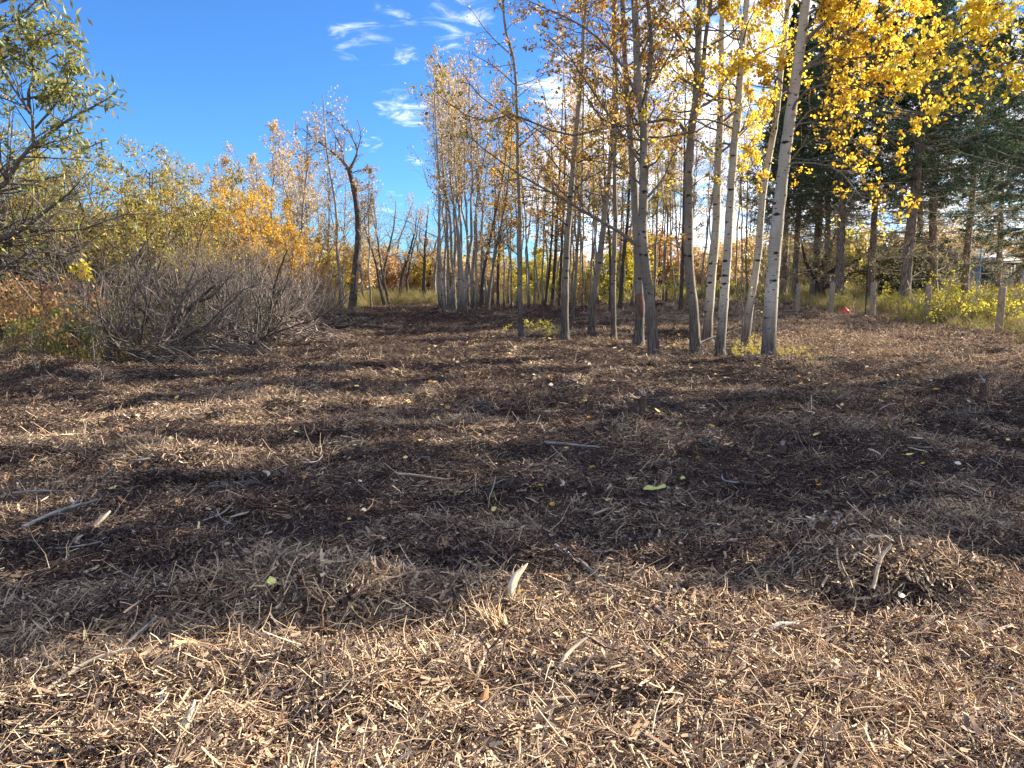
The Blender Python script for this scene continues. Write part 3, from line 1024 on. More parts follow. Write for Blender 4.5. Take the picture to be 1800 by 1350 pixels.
# --- dark paired trunks farther in, and other mid-distance trunks
MID = [([(970, 540), (972, 522), (977, 440), (979, 383), (984, 300), (987, 233), (990, 150)], .14, 13, 'dark_bark', 'bronze', 'dark trunk, left one of the pair leaning together behind the upright grey aspen'),
       ([(982, 541), (986, 470), (990, 380), (993, 300), (994, 210), (990, 120)], .09, 12.5, 'dark_bark', 'bronze', 'thinner dark trunk, right one of the leaning pair behind the upright grey aspen'),
       ([(957, 541), (963, 500), (969, 430), (972, 360), (970, 280)], .09, 10.5, 'dark_bark', 'bronze', 'dark slanted trunk standing just left of the leaning pair'),
       ([(1007, 560), (1012, 480), (1017, 400), (1022, 330), (1024, 240)], .07, 11, 'aspen_grey', 'bronze', 'thin grey trunk close behind the upright grey aspen'),
       ([(1089, 549), (1094, 470), (1102, 400), (1106, 330), (1110, 250)], .10, 11.5, 'dark_bark', 'olive', 'dark trunk seen between the slim straight aspen and the scarred one'),
       ([(1072, 552), (1073, 480), (1070, 400), (1062, 300), (1060, 200)], .07, 10.5, 'dark_bark', 'bronze', 'thin dark trunk behind the slim straight aspen'),
       ([(843, 545), (850, 480), (862, 420), (872, 370), (882, 320)], .1, 9.5, 'dark_bark', 'bronze', 'dark trunk leaning right at the left side of the wood, by the open strip'),
       ([(856, 546), (862, 500), (872, 440), (884, 380), (893, 320)], .085, 9.5, 'aspen_grey', 'bronze', 'grey trunk leaning right next to the dark leaning one by the open strip'),
       ([(876, 541), (876, 470), (880, 410), (886, 350)], .11, 9.5, 'dark_bark', 'bronze', 'dark upright trunk behind the thin aspen nearest the open strip'),
       ([(1196, 548), (1199, 480), (1201, 400), (1203, 300)], .09, 11, 'dark_bark', 'bronze', 'dark thin trunk behind and left of the wishbone aspen')]
for (pts, r0, H, bk, lf, lab) in MID:
    P, R = trunk_from(pts, H, T, r0, .02, 16)
    make_tree('slender_tree', lab, 'tree', P, R, M[bk], M['dark_twig'], M[lf], T, n1=44, u0=.24, l1=.2, n2=6, n3=4, leaf=4, lsize=.075, sides=7, l1max=2.4)

# the dark crooked tree standing alone at the left of the strip
P, R = trunk_from([(616, 556), (621, 520), (625, 470), (629, 430), (629, 385), (625, 350), (619, 320), (614, 298)], 6.2, T, .185, .1, 20, flare=1.25)
Y = P[0, 1]
lim = [limb([(614, 300), (606, 288), (590, 272), (572, 258), (548, 240), (530, 225)], Y, -.5, .07, .012), limb([(614, 300), (626, 275), (628, 262), (618, 240), (608, 222)], Y, .3, .075, .012),
       limb([(612, 232), (602, 222), (588, 205), (575, 195)], Y, .3, .03, .008), limb([(606, 288), (600, 262), (590, 240), (578, 215)], Y, .6, .04, .01), limb([(628, 264), (634, 240), (630, 215)], Y, -.3, .03, .008),
       limb([(628, 400), (648, 370), (655, 330)], Y, .4, .03, .008)]
make_tree('crooked_tree', 'dark crooked tree alone at the left of the open strip, forked rusty-leaved top', 'tree', P, R, M['dark_bark'], M['dark_twig'], M['rust'], T,
          limbs=lim, n1=6, u0=.75, u1=1, l1=.3, n2=8, n3=5, leaf=2, lsize=.08, limb_leaf=.7)

# two pale thin stems beside it, and a little group by the strip
STR = [([(603, 571), (600, 540), (597, 480), (592, 430), (592, 380), (585, 330), (578, 290)], .075, 8, 'pale slender aspen leaning left just in front of the dark crooked tree'),
       ([(677, 540), (668, 505), (660, 460), (650, 430), (642, 400), (640, 360)], .1, 6.5, 'grey tree leaning left where the strip bends, left stem of two'),
       ([(685, 536), (676, 500), (668, 455), (662, 410), (652, 370), (650, 330)], .1, 7.5, 'grey tree leaning left where the strip bends, right stem of two'),
       ([(781, 561), (776, 500), (773, 440), (772, 380), (773, 330), (768, 260)], .08, 10.2, 'thin speckled aspen standing forward of the tall pale stand'),
       ([(704, 531), (706, 490), (718, 450), (726, 420)], .16, 6.5, 'dark bent tree far down the strip leaning right'),
       ([(744, 531), (746, 480), (747, 430), (750, 400)], .17, 7.0, 'dark straight trunk far down the strip'),
       ([(765, 530), (764, 490), (768, 455), (775, 430)], .14, 6.5, 'dark curving trunk far down the strip beside the tall pale stand'),
       ([(676, 528), (675, 480), (683, 440), (692, 400), (695, 370)], .15, 7.6, 'grey forked tree far off behind the two left-leaning stems')]
for (pts, r0, H, lab) in STR:
    P, R = trunk_from(pts, H, T, r0, .015, 14)
    pale = 'pale' in lab or 'speckled' in lab
    make_tree('slender_tree', lab, 'tree', P, R, M['aspen_far'] if pale else M['dark_bark'], M['twig'], M['peach'], T, n1=24, u0=.3, l1=.27, n2=6, n3=4, leaf=1, lsize=.08, sides=7, l1max=2.6, up=.8)


# --- aspen stands in the background: a few kinds, each copied, every tree its own object
def stand_tree(seed, H, r0, leaf, leafmat, l1=.2, bark='aspen_far', tw='twig', u0=.35, lsize=.075, n1=34, up=.9, lean=.3, n2=6):
    r = np.random.RandomState(seed)
    K = 14
    z = np.linspace(-.1, H, K)
    wx = np.cumsum(r.normal(0, .06, K)) + lean * r.normal() * (z / H) ** 2 * 2
    wy = np.cumsum(r.normal(0, .06, K))
    P = np.stack([wx - wx[0], wy - wy[0], z], 1)
    R = np.linspace(r0, .012, K) * (1 + .35 * np.exp(-z / .25))
    return make_tree('background_aspen', '', 'tree', P, R, M[bark], M[tw], M[leafmat], r, n1=n1, u0=u0, l1=l1, n2=n2, n3=4, leaf=leaf, lsize=lsize, sides=6, l1max=2.0, up=up, origin=(0, 0, 0), ang=.7)


protoA = [stand_tree(s, 8.2, .07, l, 'peach') for s, l in ((1, 2), (2, 1), (3, 2), (4, 3))]
protoB = [stand_tree(s, 11.4, .085, l, 'peach', .17, u0=.42) for s, l in ((5, 2), (6, 2), (7, 1))]
protoC = [stand_tree(s, 12.5, .08, 2, lm, .14, u0=.45, bark=bk) for s, lm, bk in ((8, 'bronze', 'aspen_far'), (9, 'olive', 'aspen_far'), (10, 'peach', 'aspen_grey'))]
protoD = [stand_tree(s, 7.5, .13, l, 'peach', .38, bark='dark_bark', u0=.25, n1=20, up=1.0, lean=.8) for s, l in ((11, 2), (12, 1), (13, 2))]
used = set()
ORD = ['leftmost', 'second', 'third', 'fourth', 'fifth', 'sixth', 'seventh', 'eighth', 'ninth', 'tenth', 'eleventh', 'twelfth', 'thirteenth', 'fourteenth', 'fifteenth', 'sixteenth', 'seventeenth', 'eighteenth', 'nineteenth']
TENS = {20: 'twentieth', 30: 'thirtieth', 40: 'fortieth', 50: 'fiftieth', 60: 'sixtieth'}
DECADE = {2: 'twenty-', 3: 'thirty-', 4: 'forty-', 5: 'fifty-', 6: 'sixty-'}


def nth(k, n, what):
    """place in a row counted from the left (k from 0)"""
    if k == 0:
        return 'leftmost of the ' + what
    if k == n - 1:
        return 'rightmost of the ' + what
    w = ORD[k] if k < 19 else (TENS[k + 1] if (k + 1) in TENS else DECADE[(k + 1) // 10] + (ORD[(k + 1) % 10 - 1] if (k + 1) % 10 > 1 else 'first'))
    return w + ' from the left of the ' + what


S = np.random.RandomState(303)


def put(protos, k, px, Y, label, group, sc=1.0):
    p = protos[k % len(protos)]
    x = (px - 900) / F * Y * 1.0
    loc = (x, Y, float(hgt(x, Y)))
    if p.name not in used:
        used.add(p.name)
        p.location = loc
        p.rotation_euler.z = S.uniform(0, 6.28)
        p.scale = (sc, sc, sc)
        p['label'], p['group'] = label, group
        return p
    return dup(p, loc, S.uniform(0, 6.28), sc, label, group, (S.normal(0, .04), S.normal(0, .04)))


row_ = sorted([(398, 30, .78), (425, 36, .82), (452, 33, .88), (470, 40, .95), (488, 36, 1.0), (503, 43, 1.05), (520, 38, 1.08), (534, 34, 1.02), (548, 46, 1.12), (560, 39, 1.0), (575, 48, 1.1),
                                 (588, 42, 1.02), (606, 46, 1.0), (642, 50, 1.0), (655, 44, .95), (512, 50, 1.15), (440, 46, 1.0), (380, 44, .95), (350, 48, 1.0), (310, 46, 1.0)])
for k, (px, Y, sc) in enumerate(row_):
    put(protoA, k, px, Y, nth(k, len(row_), 'slender pale aspens behind the grey thicket'), 'pale aspens behind the thicket', sc)
row_ = sorted([(792, 36, 1.0), (800, 38, 1.03), (806, 34, .93), (812, 40, 1.02), (819, 35, .98), (815, 33.5, .9), (830, 41, 1.05), (838, 37, .93), (790, 43, 1.08), (848, 44, .95), (775, 40, .9), (784, 45, 1.05), (797, 46, 1.1), (824, 44, 1.08), (834, 46, 1.1), (856, 40, .95), (866, 43, 1.0), (808, 48, 1.12)])
for k, (px, Y, sc) in enumerate(row_):
    put(protoB, k, px, Y, nth(k, len(row_), 'tall thin aspens standing tight beside the strip'), 'tall pale aspens beside the strip', sc)
row_ = sorted([(900, 46, .8), (930, 44, .85), (945, 50, .9), (1012, 48, 1.0), (1030, 55, 1.05), (1052, 46, .9), (1100, 58, 1.1), (1118, 50, .9), (1140, 60, 1.0), (1150, 52, .85), (1165, 47, .8), (1178, 57, 1.0),
                                 (1185, 48, .75), (1236, 50, .95), (1290, 55, 1.0), (1310, 48, .9), (1340, 52, 1.0), (1380, 55, 1.0), (1162, 64, 1.1), (1048, 62, 1.1), (915, 60, .9), (865, 58, .8), (888, 40, .75), (924, 52, .95), (938, 38, .7), (962, 54, 1.0), (1000, 43, .85), (1018, 66, 1.15), (1036, 41, .8), (1062, 53, 1.0), (1088, 44, .85), (1108, 40, .75), (1128, 55, 1.0), (1147, 45, .85), (1172, 62, 1.1), (1192, 54, 1.0), (1206, 61, 1.05), (1228, 43, .8), (1272, 47, .9), (1326, 60, 1.1), (1358, 56, 1.0), (895, 54, 1.0), (910, 42, .75), (953, 44, .8), (974, 58, 1.05), (1005, 52, .95), (1024, 46, .85), (1043, 57, 1.05), (1076, 60, 1.05), (1096, 50, .9), (1135, 48, .85), (1156, 57, 1.0), (1169, 43, .75), (1183, 66, 1.15), (1215, 50, .9), (1243, 58, 1.0), (1283, 62, 1.1), (1300, 44, .8)])
for k, (px, Y, sc) in enumerate(row_):
    put(protoC, k, px, Y, nth(k, len(row_), 'thin trees seen behind the aspen row'), 'thin trees behind the aspen row', sc)
row_ = sorted([(640, 58, 1.0), (668, 64, 1.1), (690, 70, 1.1), (716, 60, .95), (735, 72, 1.15), (752, 66, 1.0), (560, 62, 1.2), (600, 68, 1.2), (780, 74, 1.2), (830, 70, 1.1), (500, 66, 1.25), (880, 76, 1.2), (450, 60, 1.2),
                                 (945, 80, 1.2), (1010, 78, 1.2), (1080, 82, 1.3), (1160, 78, 1.2), (1230, 84, 1.3), (1300, 80, 1.3)])
for k, (px, Y, sc) in enumerate(row_):
    put(protoD, k, px, Y, nth(k, len(row_), 'bare spreading trees at the far end'), 'bare trees closing off the strip', sc)


# ------------------------------------------------------------------ spruces
def spruce(seed, H, r0, zlive, Lmax, dead=True, dens=1.0):
    r = np.random.RandomState(seed)
    K = 16
    z = np.linspace(-.1, H, K)
    P = np.stack([np.cumsum(r.normal(0, .02, K)), np.cumsum(r.normal(0, .02, K)), z], 1)
    P[:, :2] -= P[0, :2]
    R = np.linspace(r0, .02, K) * (1 + .35 * np.exp(-np.maximum(z, 0) / .25))
    root = thing('spruce_tree', '', 'tree', (0, 0, 0))
    b = MB()
    b.tubes(P, R, 9)
    b.build('trunk', M['spruce_bark'], root)
    S, D, L, live = [], [], [], []
    zc = 1.3
    while zc < H - .3:
        nb = r.randint(3, 6) if zc > zlive * .7 else r.randint(2, 5)
        u = zc / H
        for _ in range(nb):
            az = r.uniform(0, 6.283)
            isl = zc > zlive * r.uniform(.75, 1.1)
            l = Lmax * min(1, (1 - u) * 1.5) * r.uniform(.65, 1.1) * (1 if isl else .7)
            dr = -.28 + .75 * u if isl else r.uniform(-.35, .05)
            S.append([np.interp(zc, z, P[:, 0]), np.interp(zc, z, P[:, 1]), zc + r.normal(0, .06)])
            D.append([math.cos(az), math.sin(az), dr])
            L.append(max(l, .25))
            live.append(isl)
        zc += r.uniform(.26, .42)
    S, D, L, live = np.array(S), np.array(D), np.array(L), np.array(live)
    BP, BR = grow(r, S, D, L, np.clip(L * .011, .006, .035), 6, .25, .07, .25)
    tw, lv, dn = MB(), MB(), MB()
    tw.tubes(BP, BR, 4, r.uniform(0, .7, len(BP)))
    # live sprays hang from both sides of each branch
    LB, LR = BP[live], BR[live]
    nt = max(4, int(19 * dens))
    C, CR = sprout(r, LB, LR, nt, .08, 1.0, .8, .2, .36, .5, 4, -.45, .1, .004, .45, .4, flatz=.3)
    tw.tubes(C, CR, 3, .2)
    C2 = np.concatenate([C, LB[:, ::2][:, :3]][:1])
    n = 22
    idx = np.repeat(np.arange(len(C2)), n)
    X = along(r, C2, n, .05, 1.0, .012)
    ax = nrm(C2[idx, -1] - C2[idx, 0])
    side = r.normal(size=(len(X), 3))
    ax = nrm(ax * .9 + nrm(side) * .55 + np.array([0, 0, -.25]))
    lv.leaves(X, .15, r, leaf_tints(r, len(X), 0, .95), .23, .2, axis=ax)
    # dead lower twigs, bare and dusty
    DB, DRr = BP[~live], BR[~live]
    if len(DB):
        C, CR = sprout(r, DB, DRr, 10, .15, 1.0, .7, .25, .28, .5, 4, -.5, .18, .003, .4, .3, flatz=.6)
        dn.tubes(C, CR, 3, r.uniform(0, 1, len(C)))
        E, ER = sprout(r, C, CR, 3, .2, 1, .7, .2, .5, .6, 3, -.4, .15, .0028)
        dn.tubes(E, ER, 3, r.uniform(0, 1, len(E)))
        X = along(r, E, 2, .1, 1.0, .02)
        lv2 = MB()
        lv2.leaves(X, .10, r, r.uniform(0, 1, len(X)), .28, .4)
        lv2.build('dry_needles', M['dry_needle'], root, kind='stuff')
    tw.build('branches', M['dead_twig'], root, kind='stuff')
    if dn.n:
        dn.build('dead_twigs', M['dead_twig'], root, kind='stuff')
    lv.build('crown', M['needle'], root, kind='stuff')
    return root


protoLow = spruce(24, 15, .2, 2.4, 3.6, dens=.9)
x = (1838 - 900) / F * 29
protoLow.location = (x, 29, float(hgt(x, 29)))
tag(protoLow, 'nearer spruce cut by the right edge, green boughs sweeping low over the yellow shrubs', 'tree', 'row of planted spruces')
protoS = [spruce(21, 19, .23, 5.8, 3.2, dens=1.0), spruce(22, 17, .21, 6.4, 3.0, dens=.95), spruce(23, 20, .24, 5.0, 3.5, dens=1.0)]
S = np.random.RandomState(505)
SPR = [(1374, 44, .85, 'spruce with dead lower branches just right of the biggest white aspen, far back'), (1394, 42, .9, 'spruce trunk third from the left in the spruce row, behind the fifth-farthest post'),
       (1428, 41, .95, 'spruce trunk standing in front of the gnarled sprawling tree'), (1473, 38, 1.0, 'spruce with straight scaly trunk beside the post with the forked top'), (1526, 39, .95, 'spruce trunk right behind the post next to the thin dark rod'),
       (1584, 36, 1.05, 'thickest spruce trunk, wrapped in yellow shrub leaves at its foot'), (1637, 39, 1.0, 'spruce trunk with a bent limb, right of the thickest spruce'), (1688, 41, 1.0, 'spruce trunk behind the yellow shrubs'),
       (1748, 47, .8, 'spruce behind the grey shed corner'), (1810, 36, 1.0, 'spruce at the very edge of the view with sweeping green boughs'), (1350, 50, .9, 'dark spruce showing between the white aspen trunks'),
       (1450, 50, .95, 'spruce in the back row beyond the gnarled tree'), (1610, 50, 1.0, 'spruce in the back row above the dark round bushes')]
for k, (px, Y, sc, lab) in enumerate(SPR):
    put(protoS, k, px, Y, lab, 'row of planted spruces', sc)
# the same row and its aspens go on outside the frame, where their shade comes from
for k, (x, y, sc, lab) in enumerate([(9.0, 7.25, .32, 'small young spruce past the right edge, nearest the viewer'), (10.1, 8.7, .46, 'half-grown spruce past the right edge, a step behind the young one'), (10.9, 9.6, .52, 'half-grown spruce past the right edge, third from the viewer'), (12.4, 11.0, .62, 'short spruce past the right edge, fourth from the viewer'), (14.4, 13.2, .66, 'short spruce past the right edge, fifth from the viewer'), (16.5, 15.8, .55, 'spruce past the right edge behind the golden boughs')]):
    p = protoS[(k + 1) % 3]
    dup(p, (x, y, float(hgt(x, y))), S.uniform(0, 6.28), sc, lab, 'row of planted spruces')
for k, (x, y, sc) in enumerate([(10.2, 8.6, .8), (13.4, 12.1, 1.0), (12.4, 12.6, .95), (15.2, 15.2, 1.1), (17.5, 17.9, 1.1), (15.6, 16.6, 1.0), (20.5, 22.4, 1.15), (11.6, 10.4, .9), (18.5, 19.6, 1.1)]):
    dup(protoB[k % 3], (x, y, float(hgt(x, y))), S.uniform(0, 6.28), sc, nth(k, 9, 'thin aspens standing past the right edge of the view'), 'aspens past the right edge')


# ------------------------------------------------------------------ shrubs
def shrub(seed, name, n, H, spread, r0, bark, leafmat=None, leaf=0, lsize=.05, lw=.4, lean=.55, n1=5, n2=4, n3=3, leaf_from=.3, curve=.6, tints=(0, 1), u0=.25, droop=.5, wob=.14, inner=0.12, lift=None):
    r = np.random.RandomState(seed)
    root = thing(name, '', 'shrub', (0, 0, 0))
    az = r.uniform(0, 6.283, n)
    a = np.abs(r.normal(lean, .25, n))
    Sx = np.stack([np.cos(az) * inner * r.rand(n) * 2, np.sin(az) * inner * r.rand(n) * 2, np.full(n, -.05)], -1)
    D = np.stack([np.cos(az) * np.sin(a), np.sin(az) * np.sin(a), np.cos(a)], -1)
    L = H * r.uniform(.6, 1.1, n) / np.maximum(np.cos(a * .7), .5)
    P, R = grow(r, Sx, D, L, r0 * r.uniform(.5, 1.3, n), 9, curve, wob, .25)
    P[:, :, :2] *= spread
    st, tw, lv = MB(), MB(), MB()
    nb = min(8, n)
    order = np.argsort(-R[:, 0])
    for i in order[:nb]:
        b = MB()
        b.tubes(P[i], R[i], 6, float(r.uniform(0, .6)))
        b.build('stem', M[bark], root)
    if n > nb:
        st.tubes(P[order[nb:]], R[order[nb:]], 5, r.uniform(0, 1, n - nb))
        st.build('stems', M[bark], root, kind='stuff')
    A, AR = sprout(r, P, R, n1, u0, 1.0, .8, .42, .42, .6, 5, .3, .24, .004, .5)
    tw.tubes(A, AR, 3, r.uniform(0, 1, len(A)))
    B, BR = sprout(r, A, AR, n2, .2, 1.0, .9, .4, .5, .6, 4, .2, .24, .003, .5)
    tw.tubes(B, BR, 3, r.uniform(0, 1, len(B)))
    if n3:
        C, CR = sprout(r, B, BR, n3, .2, 1.0, .6, .2, .55, .7, 3, .3, .12, .0025, .4)
        tw.tubes(C, CR, 3, r.uniform(0, 1, len(C)))
    else:
        C = B
    tw.build('twigs', M[bark], root, kind='stuff')
    if leaf:
        X = along(r, C, leaf, .1, 1.0, lsize * .6)
        if leaf_from:
            X = X[X[:, 2] > H * leaf_from * r.uniform(.7, 1.3, len(X))]
        lv.leaves(X, lsize, r, leaf_tints(r, len(X), *tints), lw, droop)
        lv.build('crown', M[leafmat], root, kind='stuff')
    return root


greyP = [shrub(31, 'bare_shrub', 30, 3.0, 1.0, .024, 'grey_twig', None, n1=7, n2=3, n3=2, lean=.38, u0=.15, wob=.22, curve=.4, inner=.3),
         shrub(32, 'bare_shrub', 28, 3.25, 1.0, .025, 'grey_twig', 'olive', 1, .065, .45, n1=7, n2=3, n3=2, lean=.34, u0=.15, leaf_from=.72, wob=.22, curve=.4, inner=.3),
         shrub(33, 'bare_shrub', 18, 2.6, 1.05, .034, 'dark_twig', None, n1=7, n2=4, n3=2, lean=.7, curve=.7, u0=.2, wob=.2, inner=.2)]
orangeP = [shrub(34, 'orange_shrub', 26, 4.1, .9, .026, 'grey_twig', 'orange', 11, .085, .42, n1=6, n2=4, n3=3, leaf_from=.50, lean=.34),
           shrub(35, 'orange_shrub', 22, 3.8, .95, .026, 'grey_twig', 'orange', 9, .085, .42, n1=6, n2=4, n3=3, leaf_from=.5, lean=.42)]
willowP = [shrub(36, 'willow_shrub', 18, 3.9, 1.0, .05, 'dark_twig', 'willow', 8, .10, .30, n1=8, n2=5, n3=3, leaf_from=.45, lean=.42, tints=(0, .9)),
           shrub(37, 'willow_shrub', 16, 3.6, 1.05, .045, 'dark_twig', 'willow', 7, .10, .30, n1=8, n2=5, n3=3, leaf_from=.42, lean=.5, tints=(0, .9))]
farP = [shrub(38, 'autumn_bush', 16, 3.0, 1.0, .025, 'twig', 'peach', 8, .14, .6, n1=5, n2=4, n3=2, leaf_from=.12),
        shrub(39, 'autumn_bush', 16, 2.6, 1.1, .025, 'twig', 'lime', 8, .14, .6, n1=5, n2=4, n3=2, leaf_from=.1, tints=(0, .6)),
        shrub(40, 'autumn_bush', 16, 3.2, 1.0, .025, 'twig', 'rust', 8, .14, .6, n1=5, n2=4, n3=2, leaf_from=.1),
        shrub(41, 'autumn_bush', 16, 3.0, 1.0, .025, 'twig', 'olive', 8, .14, .6, n1=5, n2=4, n3=2, leaf_from=.1)]
limeP = [shrub(42, 'yellow_shrub', 12, 1.7, 1.1, .012, 'grey_twig', 'lime', 2, .075, .7, n1=5, n2=3, n3=2, leaf_from=.2, lean=.5),
         shrub(43, 'yellow_shrub', 10, 1.2, 1.2, .010, 'grey_twig', 'lime', 3, .07, .7, n1=4, n2=3, n3=2, leaf_from=.15, lean=.6)]
underP = [shrub(44, 'undergrowth_shrub', 16, 1.5, 1.2, .010, 'grey_twig', 'rust', 4, .07, .55, n1=5, n2=3, n3=2, leaf_from=.05, lean=.6),
          shrub(45, 'undergrowth_shrub', 16, 1.2, 1.3, .010, 'grey_twig', 'green_grass', 5, .07, .5, n1=5, n2=3, n3=2, leaf_from=.05, lean=.65)]
S = np.random.RandomState(606)
for k, (px, Y, sc, kd, lab) in enumerate([
        (205, 14.9, .98, 0, 'fan of bare grey stems at the front corner of the thicket'), (262, 15.6, 1.05, 2, 'dark leaning stems of a bare shrub, low limbs near the ground, front of the thicket'),
        (330, 16.6, 1.0, 0, 'bare grey shrub between the dark leaning stems and the heap of broken branches'), (395, 17.6, 1.0, 1, 'bare shrub behind the heap of broken branches'),
        (440, 18.4, 1.0, 2, 'dark stemmed bare shrub above the heap of broken branches'), (476, 20.5, 1.05, 1, 'bare grey shrub under the orange leaves, with a dark upright stem'),
        (515, 22.5, 1.0, 0, 'bare tangled shrub near the end of the thicket'), (548, 24.5, .95, 0, 'last bare shrub of the thicket towards the pale aspens'), (300, 19.5, 1.15, 1, 'bare shrub in the second row under the green-yellow willow'),
        (372, 21, 1.15, 0, 'bare shrub in the second row left of the orange leaves'), (180, 17.5, 1.15, 0, 'bare shrub behind the front corner fan of stems'), (110, 18, 1.2, 1, 'bare shrub behind the rusty undergrowth'),
        (430, 25, 1.15, 1, 'bare shrub deep in the thicket below the orange crown'), (250, 23, 1.2, 0, 'bare shrub deep in the thicket behind the dark leaning stems'), (500, 28, 1.1, 0, 'bare shrub at the back of the thicket below the pale aspens'),
        (30, 21, 1.2, 0, 'bare shrub at the far left behind the overhanging willow limb'), (572, 30, .9, 1, 'low bare shrub near the pale leaning aspen')]):
    put(greyP, kd, px, Y, lab, 'bare grey shrubs of the thicket', sc * .88)
TT = np.random.RandomState(616)
for (pts, lms, r0, lab) in [([(232, 628), (246, 590), (262, 550), (285, 505)], [[(246, 590), (238, 550), (228, 500), (232, 455)], [(262, 550), (290, 520), (315, 480), (322, 440)]], .06, 'dark stem leaning right out of the front corner of the thicket'),
                            ([(262, 632), (285, 600), (318, 560), (345, 530), (378, 502)], [[(318, 560), (322, 520), (345, 470), (350, 430)], [(345, 530), (372, 520), (410, 480)], [(285, 600), (300, 590), (340, 582), (385, 570)]], .075, 'thick dark limb slanting up to the right across the thicket'),
                            ([(428, 618), (412, 580), (396, 548), (380, 515), (366, 470)], [[(412, 580), (420, 540), (440, 500), (446, 450)], [(396, 548), (372, 535), (345, 520)]], .055, 'dark stem leaning left at the middle of the thicket'),
                            ([(472, 600), (474, 560), (480, 520), (490, 480), (505, 440)], [[(474, 560), (458, 520), (450, 470), (455, 430)], [(480, 520), (510, 500), (530, 470)]], .06, 'upright dark stem near the right end of the thicket'),
                            ([(522, 596), (500, 575), (470, 555), (435, 548)], [[(500, 575), (512, 545), (535, 520)], [(470, 555), (462, 530), (470, 500)]], .05, 'fallen dark limb lying against the right end of the thicket'),
                            ([(560, 588), (548, 560), (535, 540), (520, 525)], [[(548, 560), (566, 535), (572, 500)]], .04, 'bleached broken limb propped at the end of the thicket')]:
    P, R = trunk_from(pts, .4, TT, r0, r0 * .35, 12, flare=1.15)
    make_tree('bare_limb', lab, 'shrub', P, R, M['dark_bark'] if 'dark' in lab else M['grey_wood'], M['dark_twig'] if 'dark' in lab else M['grey_twig'], M['peach'], TT, 'dark limbs in the thicket', limbs=[limb(q, P[0, 1], TT.normal(0, .3), r0 * .6, .006) for q in lms],
              n1=9, u0=.3, l1=.35, n2=5, n3=3, leaf=0, sides=7, rm1=.5)
for k, (px, Y, sc, lab) in enumerate([(285, 24, 1.0, 'orange leaved shrub left end of the orange band over the thicket'), (345, 26, 1.08, 'orange leaved shrub behind the bare second row of shrubs'), (400, 25.5, 1.12, 'tall orange shrub in the middle of the orange band'),
                                      (455, 26.5, 1.22, 'brightest and tallest orange shrub over the thicket'), (500, 27, 1.05, 'orange shrub right of the brightest one'), (535, 28, .85, 'smaller orange shrub where the orange band ends')]):
    put(orangeP, k, px, Y, lab, 'orange shrubs behind the thicket', sc * .94)
for k, (px, Y, sc, lab) in enumerate([(215, 19.5, 1.05, 'green-yellow willow in the middle of the willow mass'), (120, 18.5, 1.1, 'green-yellow willow left of the middle one'), (40, 19, 1.15, 'green-yellow willow near the left side behind the overhanging limb'),
                                      (300, 22, 1.1, 'willow at the right end of the willow mass, thin orange top'), (165, 24, 1.2, 'willow behind the middle of the willow mass'), (-60, 18, 1.1, 'willow beyond the left side of the view')]):
    put(willowP, k, px, Y, lab, 'green-yellow willows on the left', sc)
for k in range(34):
    px = 500 + k * 27 + S.uniform(-10, 10)
    Y = S.uniform(54, 72)
    put(farP, int(S.choice([0, 0, 1, 3, 3, 2])), px, Y, nth(k, 34, 'autumn bushes in the coloured hedge at the far end'), 'autumn bushes at the far end', S.uniform(.9, 1.6))
for k in range(24):
    px = 1370 + k * 20 + S.uniform(-8, 8)
    put(farP, int(S.choice([0, 0, 1, 3])), px, S.uniform(58, 80), nth(k, 24, 'pale autumn bushes behind the spruce trunks'), 'autumn bushes behind the spruces', S.uniform(1.1, 1.9))
for k in range(14):
    px = -60 + k * 42
    put(farP, int(S.choice([0, 2, 3])), px, S.uniform(34, 48), nth(k, 14, 'autumn bushes deep behind the thicket'), 'autumn bushes behind the thicket', S.uniform(1.0, 1.5))
LIME = [(1840, 22.0, 1.0, 'yellow shrub at the edge of the view beside the nearest post'), (1740, 24.5, .85, 'tallest yellow shrub, just behind the nearest post'), (1672, 25, .8, 'yellow shrub between the two nearest posts'),
        (1760, 27, 1.2, 'yellow shrub before the grey shed'), (1660, 29, .95, 'yellow shrub right of the second nearest post'), (1590, 31, .95, 'yellow shrub round the foot of the thickest spruce'), (1560, 30, .6, 'low yellow shrub between the middle posts'),
        (1610, 27, .55, 'small yellow sprig left of the second nearest post'), (1470, 33, .55, 'little yellow shrub beside the post with the forked top'), (1250, 44, 1.0, 'yellow shrub showing between the white aspens, far back'),
        (1190, 42, 1.0, 'yellow shrub left of the wishbone aspen, far back'), (1130, 46, 1.1, 'yellow shrub seen right of the forking aspen, far back'), (1330, 16.2, .26, 'small yellow-green sprig by the slanting aspen'), (1385, 15.2, .26, 'small yellow-green sprig at the right foot of the biggest white aspen'),
        (1300, 15.6, .2, 'low lime sprig between the leaning white trunks'), (955, 21.5, .48, 'leafy little shrub by the upright grey aspen'), (1080, 40, .8, 'yellow shrub behind the slim straight aspen')]
for k, (px, Y, sc, lab) in enumerate(LIME):
    put(limeP, k, px, Y, lab, 'yellow shrubs about the clearing', sc)
for k, (px, Y, sc, kd, lab) in enumerate([(20, 13.8, 1.0, 0, 'rusty leaved undergrowth at the left side behind the dark heap'), (70, 15, 1.05, 0, 'rusty leaved undergrowth left of the green bush'), (112, 14.4, .9, 1, 'green low bush between rusty leaves and bare grey stems'),
                                          (140, 16.5, 1.1, 1, 'green bush behind the low green one'), (-30, 12.8, 1.0, 0, 'rusty undergrowth beyond the left side of the view'), (1000, 36, .9, 0, 'rusty shrub behind the upright grey aspen'), (330, 18.2, .7, 1, 'greenish weeds under the bare shrubs')]):
    put(underP, kd, px, Y, lab, 'leafy undergrowth shrubs', sc)

